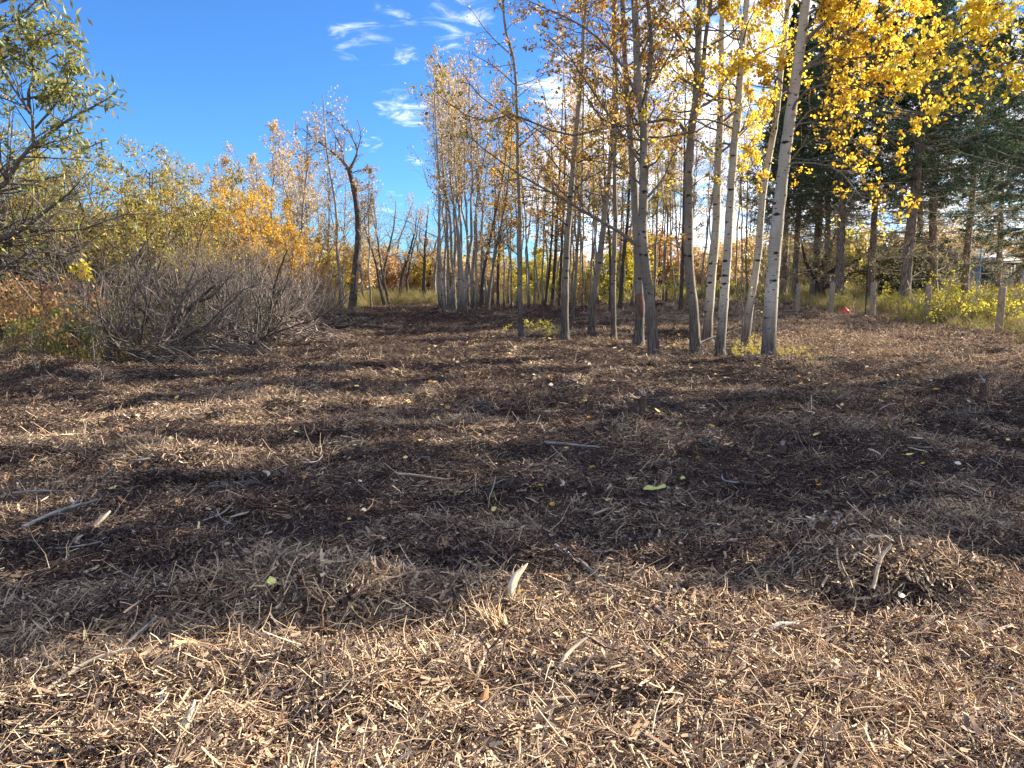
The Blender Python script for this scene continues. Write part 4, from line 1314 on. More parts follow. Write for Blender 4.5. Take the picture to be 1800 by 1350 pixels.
# gnarled tree with many low limbs, and dark evergreen bushes beyond the fence
T = np.random.RandomState(909)
Y = 40.0
x0 = at(1443, 520, Y)
P, R = trunk_from([(1443, 526), (1441, 505), (1440, 488)], .5, T, .30, .22, 8, Y=Y)
lim = [limb([(1440, 497), (1425, 478), (1415, 455), (1408, 420)], Y, -.8, .14, .03), limb([(1442, 500), (1455, 482), (1475, 470), (1500, 462), (1530, 440)], Y, .6, .15, .03), limb([(1445, 508), (1470, 492), (1495, 480), (1520, 476), (1545, 478)], Y, -1, .14, .03),
       limb([(1441, 490), (1446, 465), (1458, 440), (1470, 405)], Y, .5, .13, .03), limb([(1440, 492), (1432, 460), (1440, 420), (1438, 390)], Y, .5, .12, .03), limb([(1444, 505), (1480, 498), (1490, 485), (1505, 470), (1512, 440)], Y, 1, .12, .03)]
make_tree('gnarled_tree', 'gnarled sprawling tree with many thick low limbs behind the spruce trunks', 'tree', P, R, M['dark_bark'], M['dark_bark'], M['peach'], T, limbs=lim, n1=4, u0=.8, u1=1, l1=1.2, n2=9, n3=4, leaf=1, lsize=.09)


def dense_bush(seed, H, W, label, px, Y):
    r = np.random.RandomState(seed)
    x = (px - 900) / F * Y
    o = np.array([x, Y, float(hgt(x, Y))])
    root = thing('evergreen_bush', label, 'bush', o, 'dark evergreen bushes')
    b = MB()
    z = np.linspace(-.1, H * .6, 5)
    b.tubes(np.stack([z * .05, z * 0, z], 1), np.linspace(.09, .03, 5), 6)
    b.build('stem', M['dark_bark'], root)
    n = 5200
    d = nrm(r.normal(size=(n, 3)))
    rad = r.uniform(.55, 1.0, n) ** .5 * (1 + .35 * np.sin(d[:, 0] * 5 + seed) * np.cos(d[:, 2] * 6) + .12 * r.normal(size=n))
    X = d * rad[:, None] * np.array([W, W, H * .5]) + [0, 0, H * .56]
    X = X[X[:, 2] > .05]
    lv = MB()
    lv.leaves(X, .14, r, leaf_tints(r, len(X), 0, 1), .5, .2)
    lv.build('crown', M['evergreen'], root, kind='stuff')


dense_bush(1, 3.1, 1.15, 'dark green rounded bush, left one, between two spruce trunks', 1553, 44)
dense_bush(2, 3.4, 1.25, 'dark green bush, right one, just right of the thickest spruce', 1612, 45)

# near willow whose limbs reach in from the left
T = np.random.RandomState(111)
Y = 8.6
bx_, by_ = -7.3, 8.9
zb = float(hgt(bx_, by_))
P = smooth_path([[bx_, by_, zb - .05], [bx_ + .05, by_, zb + .5], [bx_ + .25, by_, zb + 1.1], [-6.6, 8.7, zb + 1.7]], 10)
R = np.linspace(.17, .11, 10)
e = P[-1]


def wl(pts, dY, r0, y=Y, start=None, lf=1.0):
    LP = px_path(pts, y, dY)
    if start is not None:
        LP = np.vstack([start, LP])
    LP = smooth_path(LP, 12)
    return LP, np.linspace(r0, .006, 12), lf


lim = [wl([(-110, 370), (-40, 350), (0, 330), (20, 310), (33, 283), (57, 257), (62, 227), (53, 193), (37, 168), (12, 145), (-5, 110)], -.5, .055, start=e, lf=1.5),
       wl([(57, 257), (90, 233), (117, 213), (160, 190), (202, 166)], -.3, .022), wl([(62, 258), (100, 257), (140, 263), (182, 248)], .4, .02), wl([(53, 200), (50, 165), (62, 130), (55, 95), (80, 60), (120, 64)], -.4, .02, lf=2.2),
       wl([(40, 175), (90, 165), (130, 155), (150, 150)], .2, .014, lf=2.2), wl([(-60, 440), (0, 420), (50, 397), (80, 370), (110, 350), (140, 320)], -.4, .05, start=e, lf=.3), wl([(-60, 445), (0, 423), (67, 404), (133, 406), (187, 388), (225, 376), (260, 375)], .5, .03, start=e, lf=.12),
       wl([(-20, 60), (20, 40), (45, 20), (75, -10)], -.2, .018), wl([(-30, 20), (10, 0), (60, -8), (85, 22)], .4, .018), wl([(20, 310), (70, 320), (110, 310), (150, 330)], .5, .014, lf=.3), wl([(-40, 470), (10, 470), (60, 440), (120, 450), (165, 420)], .4, .02, start=e, lf=.1),
       wl([(0, 420), (40, 440), (90, 470), (110, 510)], .4, .014, lf=.1), wl([(-60, 200), (-20, 150), (0, 110), (30, 90), (60, 110)], -.2, .022, lf=2.2), wl([(62, 225), (100, 180), (120, 140), (128, 110)], -.4, .014, lf=2.0)]
make_tree('willow_tree', 'near willow leaning in from the left edge, dark crooked limbs and grey-green leaves', 'tree', P, R, M['dark_bark'], M['dark_twig'], M['willow_green'], T, limbs=lim, tints=(.1, .97), n1=0, n2=15, n3=4, leaf=3, lsize=.10, lw=.27, droop=.25,
          limb_leaf=1.0, leaf_u0=.15)
# small bunch of bright yellow leaves low in the thicket
T = np.random.RandomState(112)
P, R = trunk_from([(165, 622), (158, 560), (150, 510), (140, 470), (145, 440)], .5, T, .02, .006, 10, Y=14.2)
make_tree('sapling', 'slim sapling with a bunch of bright yellow leaves before the grey thicket', 'sapling', P, R, M['grey_twig'], M['grey_twig'], M['lime'], T, n1=10, u0=.72, l1=.16, n2=3, n3=2, leaf=2, lsize=.085, sides=5, tints=(.5, 1))

# golden boughs of aspens standing just outside the right edge
T = np.random.RandomState(113)
x, y = 10.6, 13.2
z0 = float(hgt(x, y))
P = smooth_path([[x, y, z0 - .05], [x + .1, y, z0 + 3], [x + .1, y + .1, z0 + 7], [x - .1, y, z0 + 12.5]], 22)
R = np.linspace(.13, .03, 22)
Y = y
lim = [limb([(1985, 110), (1900, 60), (1840, 40), (1780, 50), (1720, 75), (1660, 92), (1620, 95)], Y, -.8, .03), limb([(1985, 150), (1900, 130), (1830, 115), (1760, 110), (1700, 130), (1640, 165)], Y, -.8, .025), limb([(1985, 60), (1880, -10), (1800, -10), (1740, 10)], Y, -1, .025),
       limb([(1760, 60), (1735, 30), (1700, 5)], Y - .6, -.3, .014), limb([(1980, 200), (1900, 160), (1850, 150), (1790, 170)], Y, -1.0, .02)]
make_tree('aspen_tree', 'golden aspen standing just past the right edge, its boughs hanging into the top corner', 'tree', P, R, M['aspen'], M['twig'], M['gold'], T, limbs=lim, n1=26, u0=.5, l1=.2, n2=7, n3=4, leaf=6, lsize=.068, tints=(.4, 1), hexa=True, limb_leaf=1.1)
# ------------------------------------------------------------------ fence posts, shed and other small built things
PR = np.random.RandomState(71)
for (px, yb, yt, w, lab) in [(1755, 590, 505, .105, 'wooden fence post nearest the viewer, in front of the tallest yellow shrub'), (1629, 571, 500, .11, 'wooden fence post second nearest, standing clear of the yellow shrubs'),
                             (1533, 558, 497, .11, 'wooden fence post in the middle of the line, beside the thin dark rod'), (1459, 555, 497, .11, 'wooden fence post with the forked branch on top, beside the red cloth'), (1401, 550, 500, .11, 'farthest wooden fence post, right of the biggest white aspen')]:
    g = gp(px, yb)
    h = (yb - yt) / F * g[1] / 1.0
    b = MB()
    lean = PR.normal(0, .02, 2)
    zz_ = np.array([-.25, 0, h * .5, h - .02, h, h + .004])
    P = np.stack([g[0] + lean[0] * zz_, g[1] + lean[1] * zz_, g[2] + zz_], 1)
    b.tubes(P, np.array([w, w, w * .97, w * .93, w * .86, .002]), 10)
    o = thing('fence_post', lab, 'fence post', g, 'old wooden fence posts')
    b.build('post', M['post_wood'], o, g)
    # a staple and short wire end left on each post
    b = MB()
    q = P[0] + [0, 0, .25 + h * .62]
    b.tubes(np.array([q + [-.11, -w * 1.02, .01], q + [0, -w * 1.05, 0], q + [.11, -w * 1.02, -.015]]), np.full(3, .006), 4)
    b.build('wire_end', M['grey_twig'], o, g)
    if 'forked' in lab:
        b = MB()
        top = P[3]
        b.tubes(np.array([top, top + [-.12, 0, .25], top + [-.32, .02, .42]]), np.array([.03, .022, .012]), 5)
        b.tubes(np.array([top, top + [.08, 0, .22], top + [.12, 0, .5]]), np.array([.03, .02, .01]), 5)
        tag(b.build('forked_branch', M['grey_twig'], None, top), 'forked branch lodged on top of a fence post', 'branch').location = top
g = gp(1520, 558)
b = MB()
b.tubes(np.array([g + [0, 0, -.2], g + [.02, 0, 1.0], g + [0, 0, 2.3]]), np.full(3, .022), 6)
o = tag(b.build('steel_rod', M['dark_bark'], None, g), 'thin dark rod standing upright beside the middle fence post', 'rod')
o.location = g
g = gp(1486, 562)
r = np.random.RandomState(4)
b = MB()
n = 16
uu, vv = np.meshgrid(np.linspace(0, 1, n), np.linspace(0, 1, n))
th = uu * 6.283
rr = np.sin(np.pi * np.clip(vv, .03, .97)) ** .7 * (1 + .18 * np.sin(3 * th + 4 * vv) + .10 * r.normal(size=uu.shape) + .12 * np.sin(9 * th - 5 * vv))
V = np.stack([.16 * rr * np.cos(th) + .12 * (1 - vv) - .06, .10 * rr * np.sin(th), .04 + vv * .44], -1)
q = (np.arange(n - 1)[:, None] * n + np.arange(n - 1)[None]).ravel()
b.add(V.reshape(-1, 3), np.stack([q, q + 1, q + n + 1, q + n], -1))
o = tag(b.build('red_cloth', M['red_cloth']), 'crumpled bright red cloth on the ground beside a fence post', 'cloth')
o.location = g


def box(b, x0, x1, y0, y1, z0, z1, T=.5):
    V = [[x, y, z] for z in (z0, z1) for y in (y0, y1) for x in (x0, x1)]
    b.add(V, [[0, 2, 3, 1], [4, 5, 7, 6], [0, 1, 5, 4], [2, 6, 7, 3], [0, 4, 6, 2], [1, 3, 7, 5]], T)


Y = 56.0
x0, x1 = (1672 - 900) / F * Y, (1775 - 900) / F * Y
z0 = float(hgt((x0 + x1) / 2, Y))
o = thing('shed', 'grey boarded shed half hidden behind spruces and yellow shrubs', 'shed', (x0, Y, z0))
W = x1 - x0
b = MB()
box(b, 0, W, 0, 4, -.2, 2.3)
b.build('wall', M['shed_wall'], o)
bd = None
for i in range(18):
    if bd is None:
        b = MB()
        box(b, 0, W / 18 - .03, -.03, -.002, 0, 2.28)
        bd = b.build('board', M['shed_wall'], o)
        c = bd
    else:
        c = bd.copy()
        COL.objects.link(c)
        c.parent = o
    c.location = (i * W / 18 + .015, PR.uniform(-.006, .006), 0)
b = MB()
V = [[-.3, -.4, 2.25], [W + .3, -.4, 2.25], [W + .3, 2, 3.3], [-.3, 2, 3.3], [W + .3, 4.4, 2.25], [-.3, 4.4, 2.25], [-.3, -.4, 2.37], [W + .3, -.4, 2.37], [W + .3, 2, 3.42], [-.3, 2, 3.42], [W + .3, 4.4, 2.37], [-.3, 4.4, 2.37]]
b.add(V, [[6, 7, 8, 9], [9, 8, 10, 11], [0, 3, 2, 1], [3, 5, 4, 2], [0, 1, 7, 6], [5, 11, 10, 4], [0, 6, 9, 3], [3, 9, 11, 5], [1, 2, 8, 7], [2, 4, 10, 8]])
b.build('roof', M['shed_roof'], o)
b = MB()
box(b, W * .44, W * .44 + 1.3, -.07, -.036, 0, 1.95)
b.build('door', M['door_dark'], o)
Y = 50.0
x = (1713 - 900) / F * Y
z0 = float(hgt(x, Y))
b = MB()
b.tubes(np.array([[0, 0, -.2], [0, 0, 1.5], [0, 0, 3.2], [0, 0, 3.25]]), np.array([.05, .05, .05, .03]), 8)
o = tag(b.build('blue_pole', M['blue_paint']), 'bright blue pole standing in front of the grey shed', 'pole')
o.location = (x, Y, z0)
Y = 52.0
x = (1803 - 900) / F * Y
z0 = float(hgt(x, Y))
o = thing('garden_tank', 'pale blue tank partly cut by the right edge behind the spruces', 'tank', (x, Y, z0))
b = MB()
zt = np.linspace(.1, 2.1, 8)
b.tubes(np.stack([zt * 0, zt * 0, zt], 1), np.array([.5, .58, .6, .6, .6, .6, .56, .2]), 16)
b.build('barrel', M['pale_panel'], o)
b = MB()
b.tubes(np.array([[0, 0, 2.08], [0, 0, 2.2]]), np.array([.2, .2]), 12, cap=True)
b.build('lid', M['shed_wall'], o)

# ------------------------------------------------------------------ heaps of broken branches
def brush_pile(name, label, px, py, L, W, H, n, seed, mat='dark_twig', r0=.014):
    r = np.random.RandomState(seed)
    g = gp(px, py)
    root = thing(name, label, 'brush pile', g, 'heaps of broken branches')
    X = r.normal(0, .38, n) * L
    Yv = r.normal(0, .38, n) * W
    Z = np.abs(r.normal(0, .5, n)) * H * np.exp(-(X / L) ** 2 - (Yv / W) ** 2)
    az = np.where(r.rand(n) < .6, r.normal(0, .5, n), r.uniform(0, 6.28, n))
    el = r.normal(0, .3, n)
    D = np.stack([np.cos(az) * np.cos(el), np.sin(az) * np.cos(el), np.sin(el)], -1)
    Ln = r.uniform(.3, 1.1, n) * L * .6
    C = np.stack([X, Yv, Z], -1) - D * Ln[:, None] * .5
    C[:, 2] = np.maximum(C[:, 2], -.02)
    P, R = grow(r, C, D, Ln, r.uniform(.35, 1.4, n) * r0, 6, -.1, .16, .35)
    big = np.argsort(-R[:, 0] * Ln)[:10]
    for i in big:
        b = MB()
        b.tubes(P[i], R[i] * 1.5, 6, float(r.uniform(0, .5)), cap=True)
        b.build('branch', M[mat], root)
    rest = np.setdiff1d(np.arange(n), big)
    b = MB()
    b.tubes(P[rest], R[rest], 4, r.uniform(0, 1, len(rest)))
    C2, R2 = sprout(r, P[rest], R[rest], 2, .3, 1, .7, .2, .35, .6, 3, 0, .2, .002)
    b.tubes(C2, R2, 3, r.uniform(0, 1, len(C2)))
    b.build('loose_twigs', M[mat], root, kind='stuff')


brush_pile('brush_pile', 'dark heap of broken twigs at the left edge with a thin upright stick', 30, 660, 1.0, .6, .5, 220, 1, r0=.010)
brush_pile('brush_pile', 'heap of bleached broken branches at the foot of the grey thicket', 385, 628, 1.5, .7, .8, 260, 2, 'grey_twig', .013)
brush_pile('brush_pile', 'broken branches under the end of the thicket by the strip', 500, 602, 1.7, .8, .7, 240, 3, 'grey_twig', .016)
brush_pile('brush_pile', 'black heap of roots and soil at the left bend of the strip', 590, 580, 1.7, .7, .5, 200, 4, 'dark_twig', .018)
brush_pile('brush_pile', 'tangle of twigs below the dark leaning stems of the thicket', 280, 640, 1.2, .6, .5, 200, 5, 'dark_twig', .012)
brush_pile('brush_pile', 'low litter of twigs about the upright grey aspen', 960, 590, 1.2, .6, .3, 120, 6, 'twig', .010)
brush_pile('brush_pile', 'low litter of twigs at the feet of the white aspens', 1290, 622, 1.0, .4, .25, 110, 7, 'twig', .009)
brush_pile('brush_pile', 'dark clump of roots in the middle of the clearing', 1150, 722, .45, .3, .3, 90, 8, 'dark_twig', .009)
CL = np.random.RandomState(44)
CLODS = [(700, 640, 'dark ragged clod in the shade of the strip, left of the aspen row'), (560, 700, 'dark ragged clod on the left half, in front of the thicket'), (840, 730, 'ragged clump of roots left of the dark clump in the middle'), (1330, 700, 'ragged clump of roots in front of the biggest white aspen'),
         (1650, 640, 'torn clump of turf and roots before the fence posts'), (1480, 645, 'torn clump of turf right of the biggest white aspen'), (1000, 690, 'torn clump of roots before the upright grey aspen'), (1700, 740, 'torn clump of roots by the right edge near the blunt stump'), (270, 720, 'torn clump of roots at left before the thicket corner'),
         (620, 790, 'small torn clump left of the middle'), (1250, 790, 'small torn clump by the small dark stump'), (420, 870, 'small torn clump in the left sunlit streaks'), (1600, 900, 'small torn clump by the long dark stick')]
for k, (px, py, lab) in enumerate(CLODS):
    q = (py - 490) / 150
    brush_pile('root_clump', lab, px, py, .42 / q ** .5, .26 / q ** .5, .22 / q ** .6, 70, 60 + k, ['dark_twig', 'twig'][k % 2], .008)
for k, (px, py, lab) in enumerate([(917, 602, 'twig heap at the foot of the thin dark aspen'), (1045, 596, 'twig heap at the foot of the leaning aspen'), (1150, 634, 'twig heap at the foot of the forking grey aspen'), (1224, 629, 'twig heap at the foot of the wishbone aspen'),
                                   (1352, 635, 'twig heap at the foot of the biggest white aspen'), (616, 560, 'twig heap at the foot of the dark crooked tree')]):
    brush_pile('twig_heap', lab, px, py, .5, .3, .16, 60, 90 + k, 'twig', .007)
brush_pile('brush_pile', 'mound of mixed sticks at the right of the front mulch', 1560, 1015, .36, .14, .08, 50, 9, 'twig', .006)


# ------------------------------------------------------------------ single sticks, splinters, stumps and fallen leaves
def splinter_mesh(seed, L, W, Tk, bend, mat, jag=.5):
    r = np.random.RandomState(seed)
    K = 7
    u = np.linspace(0, 1, K)
    cx = (u - .5) * L
    cy = bend * L * (np.sin(u * np.pi) - .5) + np.cumsum(r.normal(0, .006, K)) * L
    cz = Tk * .3 + bend * .3 * L * np.sin(u * np.pi) * r.uniform(-.3, 1)
    w = W * (.65 + .5 * np.sin(np.clip(u * 1.1 + .05, 0, 1) * np.pi)) * r.uniform(.75, 1.15, K)
    w[0] *= jag
    w[-1] *= jag * .5
    th = Tk * r.uniform(.7, 1.2, K)
    V = []
    for i in range(K):
        s = r.normal(0, .12, 4)
        V += [[cx[i], cy[i] - w[i] / 2, cz[i] - th[i] * .4], [cx[i], cy[i] - w[i] * .42, cz[i] + th[i] * (.5 + s[1])], [cx[i], cy[i] + w[i] * .42, cz[i] + th[i] * (.45 + s[2])], [cx[i], cy[i] + w[i] / 2, cz[i] - th[i] * .4]]
    Q = []
    for i in range(K - 1):
        for j in range(4):
            Q.append([i * 4 + j, i * 4 + (j + 1) % 4, i * 4 + 4 + (j + 1) % 4, i * 4 + 4 + j])
    Q += [[3, 2, 1, 0], [K * 4 - 4, K * 4 - 3, K * 4 - 2, K * 4 - 1]]
    b = MB()
    b.add(V, Q)
    return b.mesh('splinter', M[mat])


def stick_mesh(seed, L, rad, bend, mat, fork=False):
    r = np.random.RandomState(seed)
    u = np.linspace(0, 1, 9)
    P = np.stack([(u - .5) * L, bend * L * np.sin(u * 3.14) + np.cumsum(r.normal(0, .008, 9)) * L, rad + np.cumsum(r.normal(0, .006, 9)) * L], 1)
    b = MB()
    b.tubes(P, rad * np.linspace(1, .55, 9) * r.uniform(.88, 1.12, 9), 6, float(r.rand()), cap=True)
    if fork:
        d = np.array([.8, .6, .2])
        b.tubes(np.array([P[5], P[5] + d * L * .14, P[5] + d * L * .25 + [0, 0, .01]]), rad * np.array([.6, .45, .25]), 5, .4)
    return b.mesh('stick', M[mat])


def leaf_mesh(seed, L, W, mat):
    r = np.random.RandomState(seed)
    b = MB()
    c = r.uniform(.1, .5)
    prof = [(0, .0), (.12, .62), (.34, 1.0), (.62, .78), (.85, .34), (1, .02)]
    V = []
    for u, w in prof:
        z = c * L * .5 * (u - .4) ** 2 * 2
        V += [[u * L, -w * W / 2, z + .25 * w * W * c + r.normal(0, .03) * W], [u * L, 0, z], [u * L, w * W / 2, z + .25 * w * W * c + r.normal(0, .03) * W]]
    Q = []
    for i in range(len(prof) - 1):
        for j in range(2):
            Q.append([i * 3 + j, i * 3 + j + 1, i * 3 + j + 4, i * 3 + j + 3])
    b.add(V, Q)
    b.tubes(np.array([[-.45 * L, .05 * L, .002], [-.2 * L, .02 * L, .004], [0, 0, 0]]), np.full(3, .0009), 3)
    return b.mesh('fallen_leaf', M[mat])


def lay(name, me, label, cat, px, py, yaw, pitch=0.0, roll=0.0, dz=.02, group=None, sc=1.0):
    if group is None:                       # the few notable pieces lie on top of the shred
        sc, dz = (sc * 1.25, dz + .018) if py > 1000 else (sc * .85, dz)
    o = bpy.data.objects.new(name, me)
    COL.objects.link(o)
    g = gp(px, py)
    e = ground_rot(np.array([g[0]]), np.array([g[1]]), np.array([yaw]))[0]
    o.rotation_euler = (e[0] + roll, e[1] + pitch, yaw)
    o.location = (g[0], g[1], g[2] + dz + .022)
    o.scale = (sc, sc, sc)
    return tag(o, label, cat, group)


rad = math.radians
lay('splinter', splinter_mesh(1, .165, .030, .012, .13, 'pale_wood'), 'curved bleached splinter standing on the top of the central front mound', 'splinter', 908, 1062, rad(62), rad(-28), .3, .07)
lay('stick', stick_mesh(2, .36, .011, .05, 'grey_wood'), 'thick grey stick with a broken pale end, in shade right of the central mound', 'stick', 1028, 1028, rad(-48), 0, 0, .03)
lay('bark_piece', splinter_mesh(3, .17, .035, .016, .06, 'bark_wood'), 'dark brown piece of bark sticking out of the left side of the central mound', 'bark', 795, 1122, rad(18), rad(-20), .3, .04)
lay('splinter', splinter_mesh(4, .095, .026, .007, .04, 'orange_wood'), 'reddish split chip propped upright at the shade edge', 'splinter', 1107, 1172, rad(24), rad(-18), .5, .03)
lay('splinter', splinter_mesh(5, .075, .016, .007, .0, 'orange_wood'), 'flat reddish chip lying under the propped one', 'splinter', 1092, 1186, rad(4), 0, 0, .02)
lay('splinter', splinter_mesh(6, .12, .030, .010, .1, 'orange_wood'), 'split orange-tan shard standing by the dark hole at the bottom of the view', 'splinter', 848, 1285, rad(78), rad(-40), .2, .05)
lay('stick', stick_mesh(7, .12, .008, .08, 'pale_wood'), 'bent pale stick leaning left of the dark hole at the bottom of the view', 'stick', 768, 1265, rad(58), rad(-25), 0, .035)
lay('stick', stick_mesh(8, .30, .007, .04, 'pale_wood'), 'long thin pale stick lying flat right of the dark hole', 'stick', 960, 1268, rad(-8), 0, 0, .03)
lay('splinter', splinter_mesh(9, .13, .022, .009, .02, 'pale_wood'), 'upright straw-coloured board splinter near the bottom edge on the left', 'splinter', 328, 1312, rad(85), rad(-40), 0, .04)
lay('splinter', splinter_mesh(10, .13, .020, .008, .08, 'bark_wood'), 'brown bark shard standing in the dark hollow at the lower left', 'splinter', 205, 1265, rad(130), rad(30), 0, .04)
lay('stick', stick_mesh(11, .20, .006, .12, 'grey_wood'), 'bleached grey root bundle curving up at the lower left', 'stick', 240, 1160, rad(55), rad(-30), 0, .05)
lay('stick', stick_mesh(12, .26, .008, .16, 'pale_wood'), 'long curved pale stick in the sunlit lower left mulch', 'stick', 165, 1215, rad(28), rad(-6), 0, .04)
lay('stick', stick_mesh(13, .24, .009, .03, 'dark_bark'), 'dark thin stick lying in the shade at the right of the central mound', 'stick', 1185, 1130, rad(-62), 0, 0, .03)
lay('stick', stick_mesh(14, .16, .008, .1, 'pale_wood'), 'pale crooked stick with a kink right of the central mound', 'stick', 1010, 1185, rad(48), rad(-14), 0, .04)
lay('splinter', splinter_mesh(15, .16, .012, .007, .05, 'orange_wood'), 'orange-tinged splinter lying in the sun at the lower right', 'splinter', 1300, 1275, rad(-22), 0, 0, .03)
lay('splinter', splinter_mesh(16, .14, .022, .009, .1, 'grey_wood'), 'silvery torn splinter in the mulch at right', 'splinter', 1372, 1130, rad(22), rad(-8), .2, .04)
lay('stick', stick_mesh(17, .21, .009, .06, 'pale_wood', True), 'forked pale stick on the mound of mixed sticks', 'stick', 1548, 1030, rad(40), rad(-10), 0, .06)
lay('stick', stick_mesh(18, .75, .016, .03, 'dark_bark'), 'long dark stick lying on the mulch at the right', 'stick', 1690, 888, rad(-7), 0, 0, .04)
lay('stick', stick_mesh(19, .62, .018, .05, 'grey_wood'), 'pale weathered stick lying across the shade in the middle', 'stick', 1005, 796, rad(0), 0, 0, .05)
lay('stick', stick_mesh(20, .5, .014, .04, 'pale_wood'), 'pale stick lying in the mulch left of the middle', 'stick', 745, 853, rad(-6), 0, 0, .04)
lay('stick', stick_mesh(21, .55, .02, .1, 'grey_wood', True), 'bleached forked stick in the left sunlit patch', 'stick', 110, 925, rad(35), rad(-6), 0, .05)
lay('splinter', splinter_mesh(22, .2, .05, .02, .05, 'pale_wood'), 'bright pale chip standing by the bleached forked stick', 'splinter', 178, 935, rad(60), rad(-35), 0, .05)
lay('stick', stick_mesh(23, .42, .012, .05, 'grey_wood'), 'grey stick lying in the sunlit patch at the left edge', 'stick', 70, 880, rad(8), 0, 0, .03)
lay('stick', stick_mesh(24, 1.5, .035, .03, 'grey_wood'), 'broken pole leaning at the foot of the slim white aspen', 'stick', 1262, 612, rad(20), rad(-14), 0, .2)
lay('stick', stick_mesh(25, 1.1, .03, .03, 'dark_bark'), 'long dark pole half buried before the right-hand mounds', 'stick', 1260, 672, rad(2), 0, 0, .05)
lay('stick', stick_mesh(26, .8, .012, .06, 'grey_twig'), 'thin stick standing upright in the dark heap at the left edge', 'stick', 64, 660, rad(90), rad(-82), 0, .35)

# small dark stumps
def stump(label, px, py, h, r0, lean, seed, fluff=False):
    r = np.random.RandomState(seed)
    g = gp(px, py)
    root = thing('stump', label, 'stump', g, 'cut stumps in the clearing')
    z = np.linspace(-.05, h, 6)
    P = np.stack([lean * z ** 1.3 / max(h, .01), z * 0, z], 1)
    b = MB()
    b.tubes(P, r0 * np.array([1.5, 1.15, .95, .85, .8, .6]) * r.uniform(.9, 1.1, 6), 8, .3, cap=True)
    b.build('stem', M['bark_wood'], root)
    b = MB()
    n = 7
    az = r.uniform(0, 6.28, n)
    S0 = np.tile(P[-1], (n, 1))
    D = np.stack([np.cos(az) * .5, np.sin(az) * .5, np.full(n, .8)], -1)
    Pq, Rq = grow(r, S0, D, r.uniform(.2, .5, n) * h, np.full(n, r0 * .35), 3, 0, .2, .2)
    b.tubes(Pq, Rq, 4, .6)
    b.build('torn_fibres', M['grey_wood'], root)
    if fluff:
        b = MB()
        b.tubes(np.array([P[-2], P[-1] + [.05, 0, .03], P[-1] + [.12, 0, .06]]), np.array([.012, .009, .005]), 5)
        b.build('side_shoot', M['bark_wood'], root)
        b = MB()
        for q in ([.0, -.01, .07], [.055, 0, .075], [.125, -.01, .05], [.15, 0, .09]):
            C = P[-1] + np.array(q) + r.normal(0, .010, (10, 3))
            b.leaves(C, .035, r, .5, .5, .6)
        b.build('dry_leaves', M['white_fluff'], root, kind='stuff')


stump('splintered dark stump with whitish curled dry leaves on top, right of the middle', 1416, 975, .155, .020, .05, 1, True)
stump('blunt dark stump near the right edge in the sunlit mounds', 1727, 712, .30, .055, -.02, 2)
stump('small dark stump in the shade of the right half', 1372, 805, .12, .05, .02, 3)
stump('short brown stump in the left shade of the front', 112, 1018, .10, .016, .03, 4)
stump('stubby dark stump left of the splintered one', 1128, 728, .22, .05, .03, 5)

# lime strip of leaf
b = MB()
u = np.linspace(0, 1, 10)
w = .026 * np.array([.5, 1.1, 1.5, 1.5, 1.0, .75, .8, .95, 1.15, .7])
zc = .012 + .008 * np.sin(u * 8)
V = np.concatenate([np.stack([u * .2 - .1, -w, zc + .012], 1), np.stack([u * .2 - .1, 0 * u, zc], 1), np.stack([u * .2 - .1, w, zc + .014], 1)])
q = np.arange(9)
b.add(V, np.concatenate([np.stack([q, q + 1, q + 11, q + 10], 1), np.stack([q + 10, q + 11, q + 21, q + 20], 1)]))
lay('leaf_strip', b.mesh('leaf_strip', M['fallen_lime']), 'lime green strip of leaf lying on the dark mulch, ragged at one end', 'leaf', 1151, 874, rad(4), 0, .35, .035)

# loose straw tuft standing on the central mound
b = grass_tuft(np.random.RandomState(8), 46, .12, .02, 0, lean=.30, tl=(.55, .92))
o = lay('straw_tuft', b.mesh('straw_tuft', M['mulch']), 'stiff tuft of pale straw leaning left on the central mound', 'straw tuft', 868, 1118, 0, rad(-30), 0, .0)
b = grass_tuft(np.random.RandomState(9), 20, .10, .02, 0, lean=.2, tl=(.45, .85))
lay('straw_tuft', b.mesh('straw_tuft', M['mulch']), 'short upright tuft of straw left of the leaning one', 'straw tuft', 792, 1110, 0, rad(-5), 0, .0)

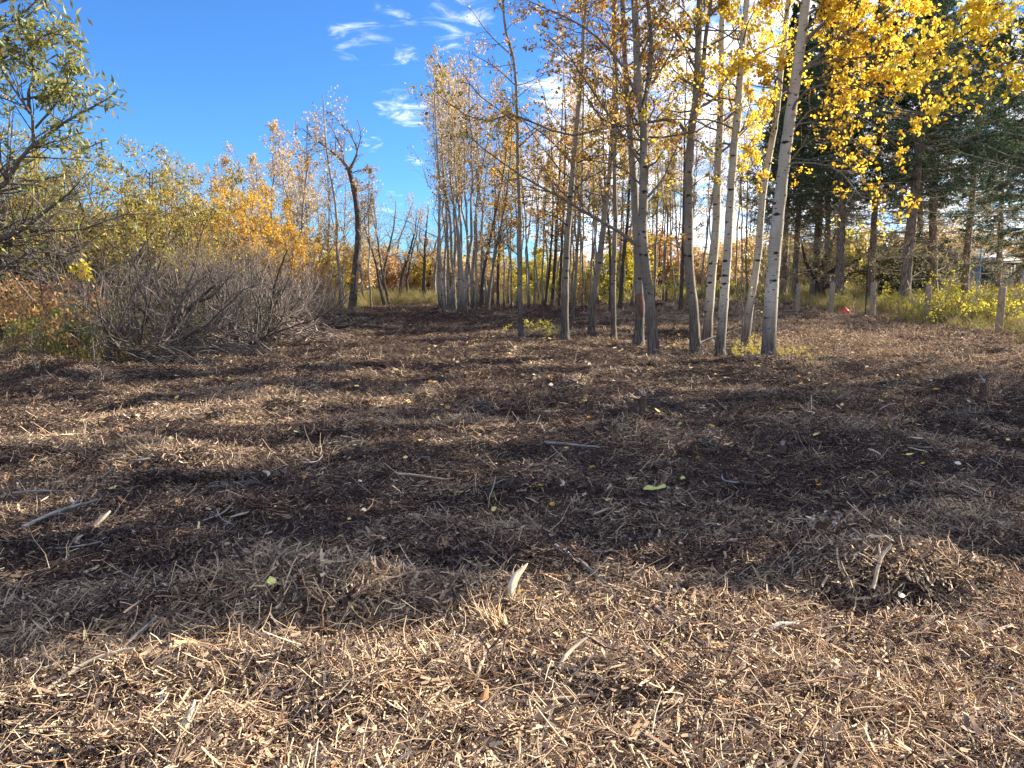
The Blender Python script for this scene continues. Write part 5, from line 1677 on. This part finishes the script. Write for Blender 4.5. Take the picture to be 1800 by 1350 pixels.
# the many: each its own object, sharing a few shapes
S = np.random.RandomState(808)
KINDS_ = {'pale': ('wood_chip', 'chip', [splinter_mesh(100 + i, .07, .009 + .004 * (i % 3), .004, .08 * (i % 3), 'pale_wood') for i in range(5)], 'small pale wood chip lying in the mulch', 'pale wood chips'),
          'orange': ('wood_chip', 'chip', [splinter_mesh(120 + i, .06, .010, .004, .05, 'orange_wood') for i in range(3)], 'small reddish wood chip lying in the mulch', 'reddish wood chips'),
          'grey': ('stick', 'stick', [stick_mesh(140 + i, .14, .0038, .05 + .04 * i, 'grey_wood', i == 2) for i in range(4)], 'thin grey stick lying in the mulch', 'thin grey sticks'),
          'bark': ('bark_piece', 'bark', [splinter_mesh(160 + i, .08, .014, .006, .05, 'bark_wood') for i in range(3)], 'small dark scrap of bark lying in the mulch', 'dark bark scraps')}
for (kd, cnt) in (('pale', 120), ('orange', 40), ('grey', 80), ('bark', 36)):
    nm, cat, mes, lab, grp = KINDS_[kd]
    for i in range(cnt):
        py = 700 + 660 * S.rand() ** .75
        px = S.uniform(-20, 1820)
        Yd = 2160 / (py - 490)
        sc = float(np.clip(Yd / 3.2, .8, 2.2)) * S.uniform(.6, 1.3)
        lay(nm, mes[i % len(mes)], lab, cat, px, py, S.uniform(0, 6.28), S.normal(0, .22), S.normal(0, .2), .022 * sc, grp, sc)
LP_ = []
for (n, x0, x1, y0, y1) in [(900, -1.5, 9, 9.5, 22), (500, -6, 12, 5, 14), (160, -4, 5, 2.2, 6), (300, -8, 4, 14, 34)]:
    x, y = rng.uniform(x0, x1, n), rng.uniform(y0, y1, n)
    ok = rng.rand(n) < .55 + 1.0 * vnoise(x / 1.3, y / 1.3, 51)
    LP_.append(np.stack([x[ok], y[ok], hgt(x[ok], y[ok]) + .035 + .004 * y[ok] / 5], -1))
LP_ = np.concatenate(LP_)
n = len(LP_)
scatter('leaf_litter', LP_, np.stack([rng.normal(0, .3, n), rng.normal(0, .3, n), rng.uniform(0, 6.28, n)], -1), rng.uniform(.7, 1.3, n) * np.clip(LP_[:, 1] / 6, .8, 1.9), rng.choice([0, 1, 1, 2, 2, 3, 4], n),
        [leaf_mesh(50 + i, .042, .034, q) for i, q in enumerate(['fallen_cream', 'fallen_orange', 'fallen_yellow', 'orange_wood', 'fallen_cream'])], 'thin drift of fallen aspen leaves over the shredded ground')
LV = {'cream': ('cream fallen leaf lying on the mulch', [leaf_mesh(i, .042, .036, 'fallen_cream') for i in range(3)], 100), 'yellow': ('pale yellow fallen leaf lying on the mulch', [leaf_mesh(10 + i, .042, .036, 'fallen_yellow') for i in range(3)], 125),
      'orange': ('orange-brown fallen leaf lying on the mulch', [leaf_mesh(20 + i, .042, .03, 'fallen_orange') for i in range(2)], 45), 'lime': ('yellow-green fallen leaf lying on the mulch', [leaf_mesh(30, .045, .04, 'fallen_lime')], 10)}
for kd, (lab, mes, cnt) in LV.items():
    for i in range(cnt):
        py = 600 + 750 * S.rand() ** 1.25
        px = S.uniform(-20, 1820)
        Yd = 2160 / (py - 490)
        sc = float(np.clip(Yd / 5.0, .85, 1.7)) * S.uniform(.75, 1.3)
        lay('fallen_leaf', mes[i % len(mes)], lab, 'leaf', px, py, S.uniform(0, 6.28), S.normal(0, .25), S.normal(0, .3), .028 + .006 * sc, kd + ' fallen leaves', sc)
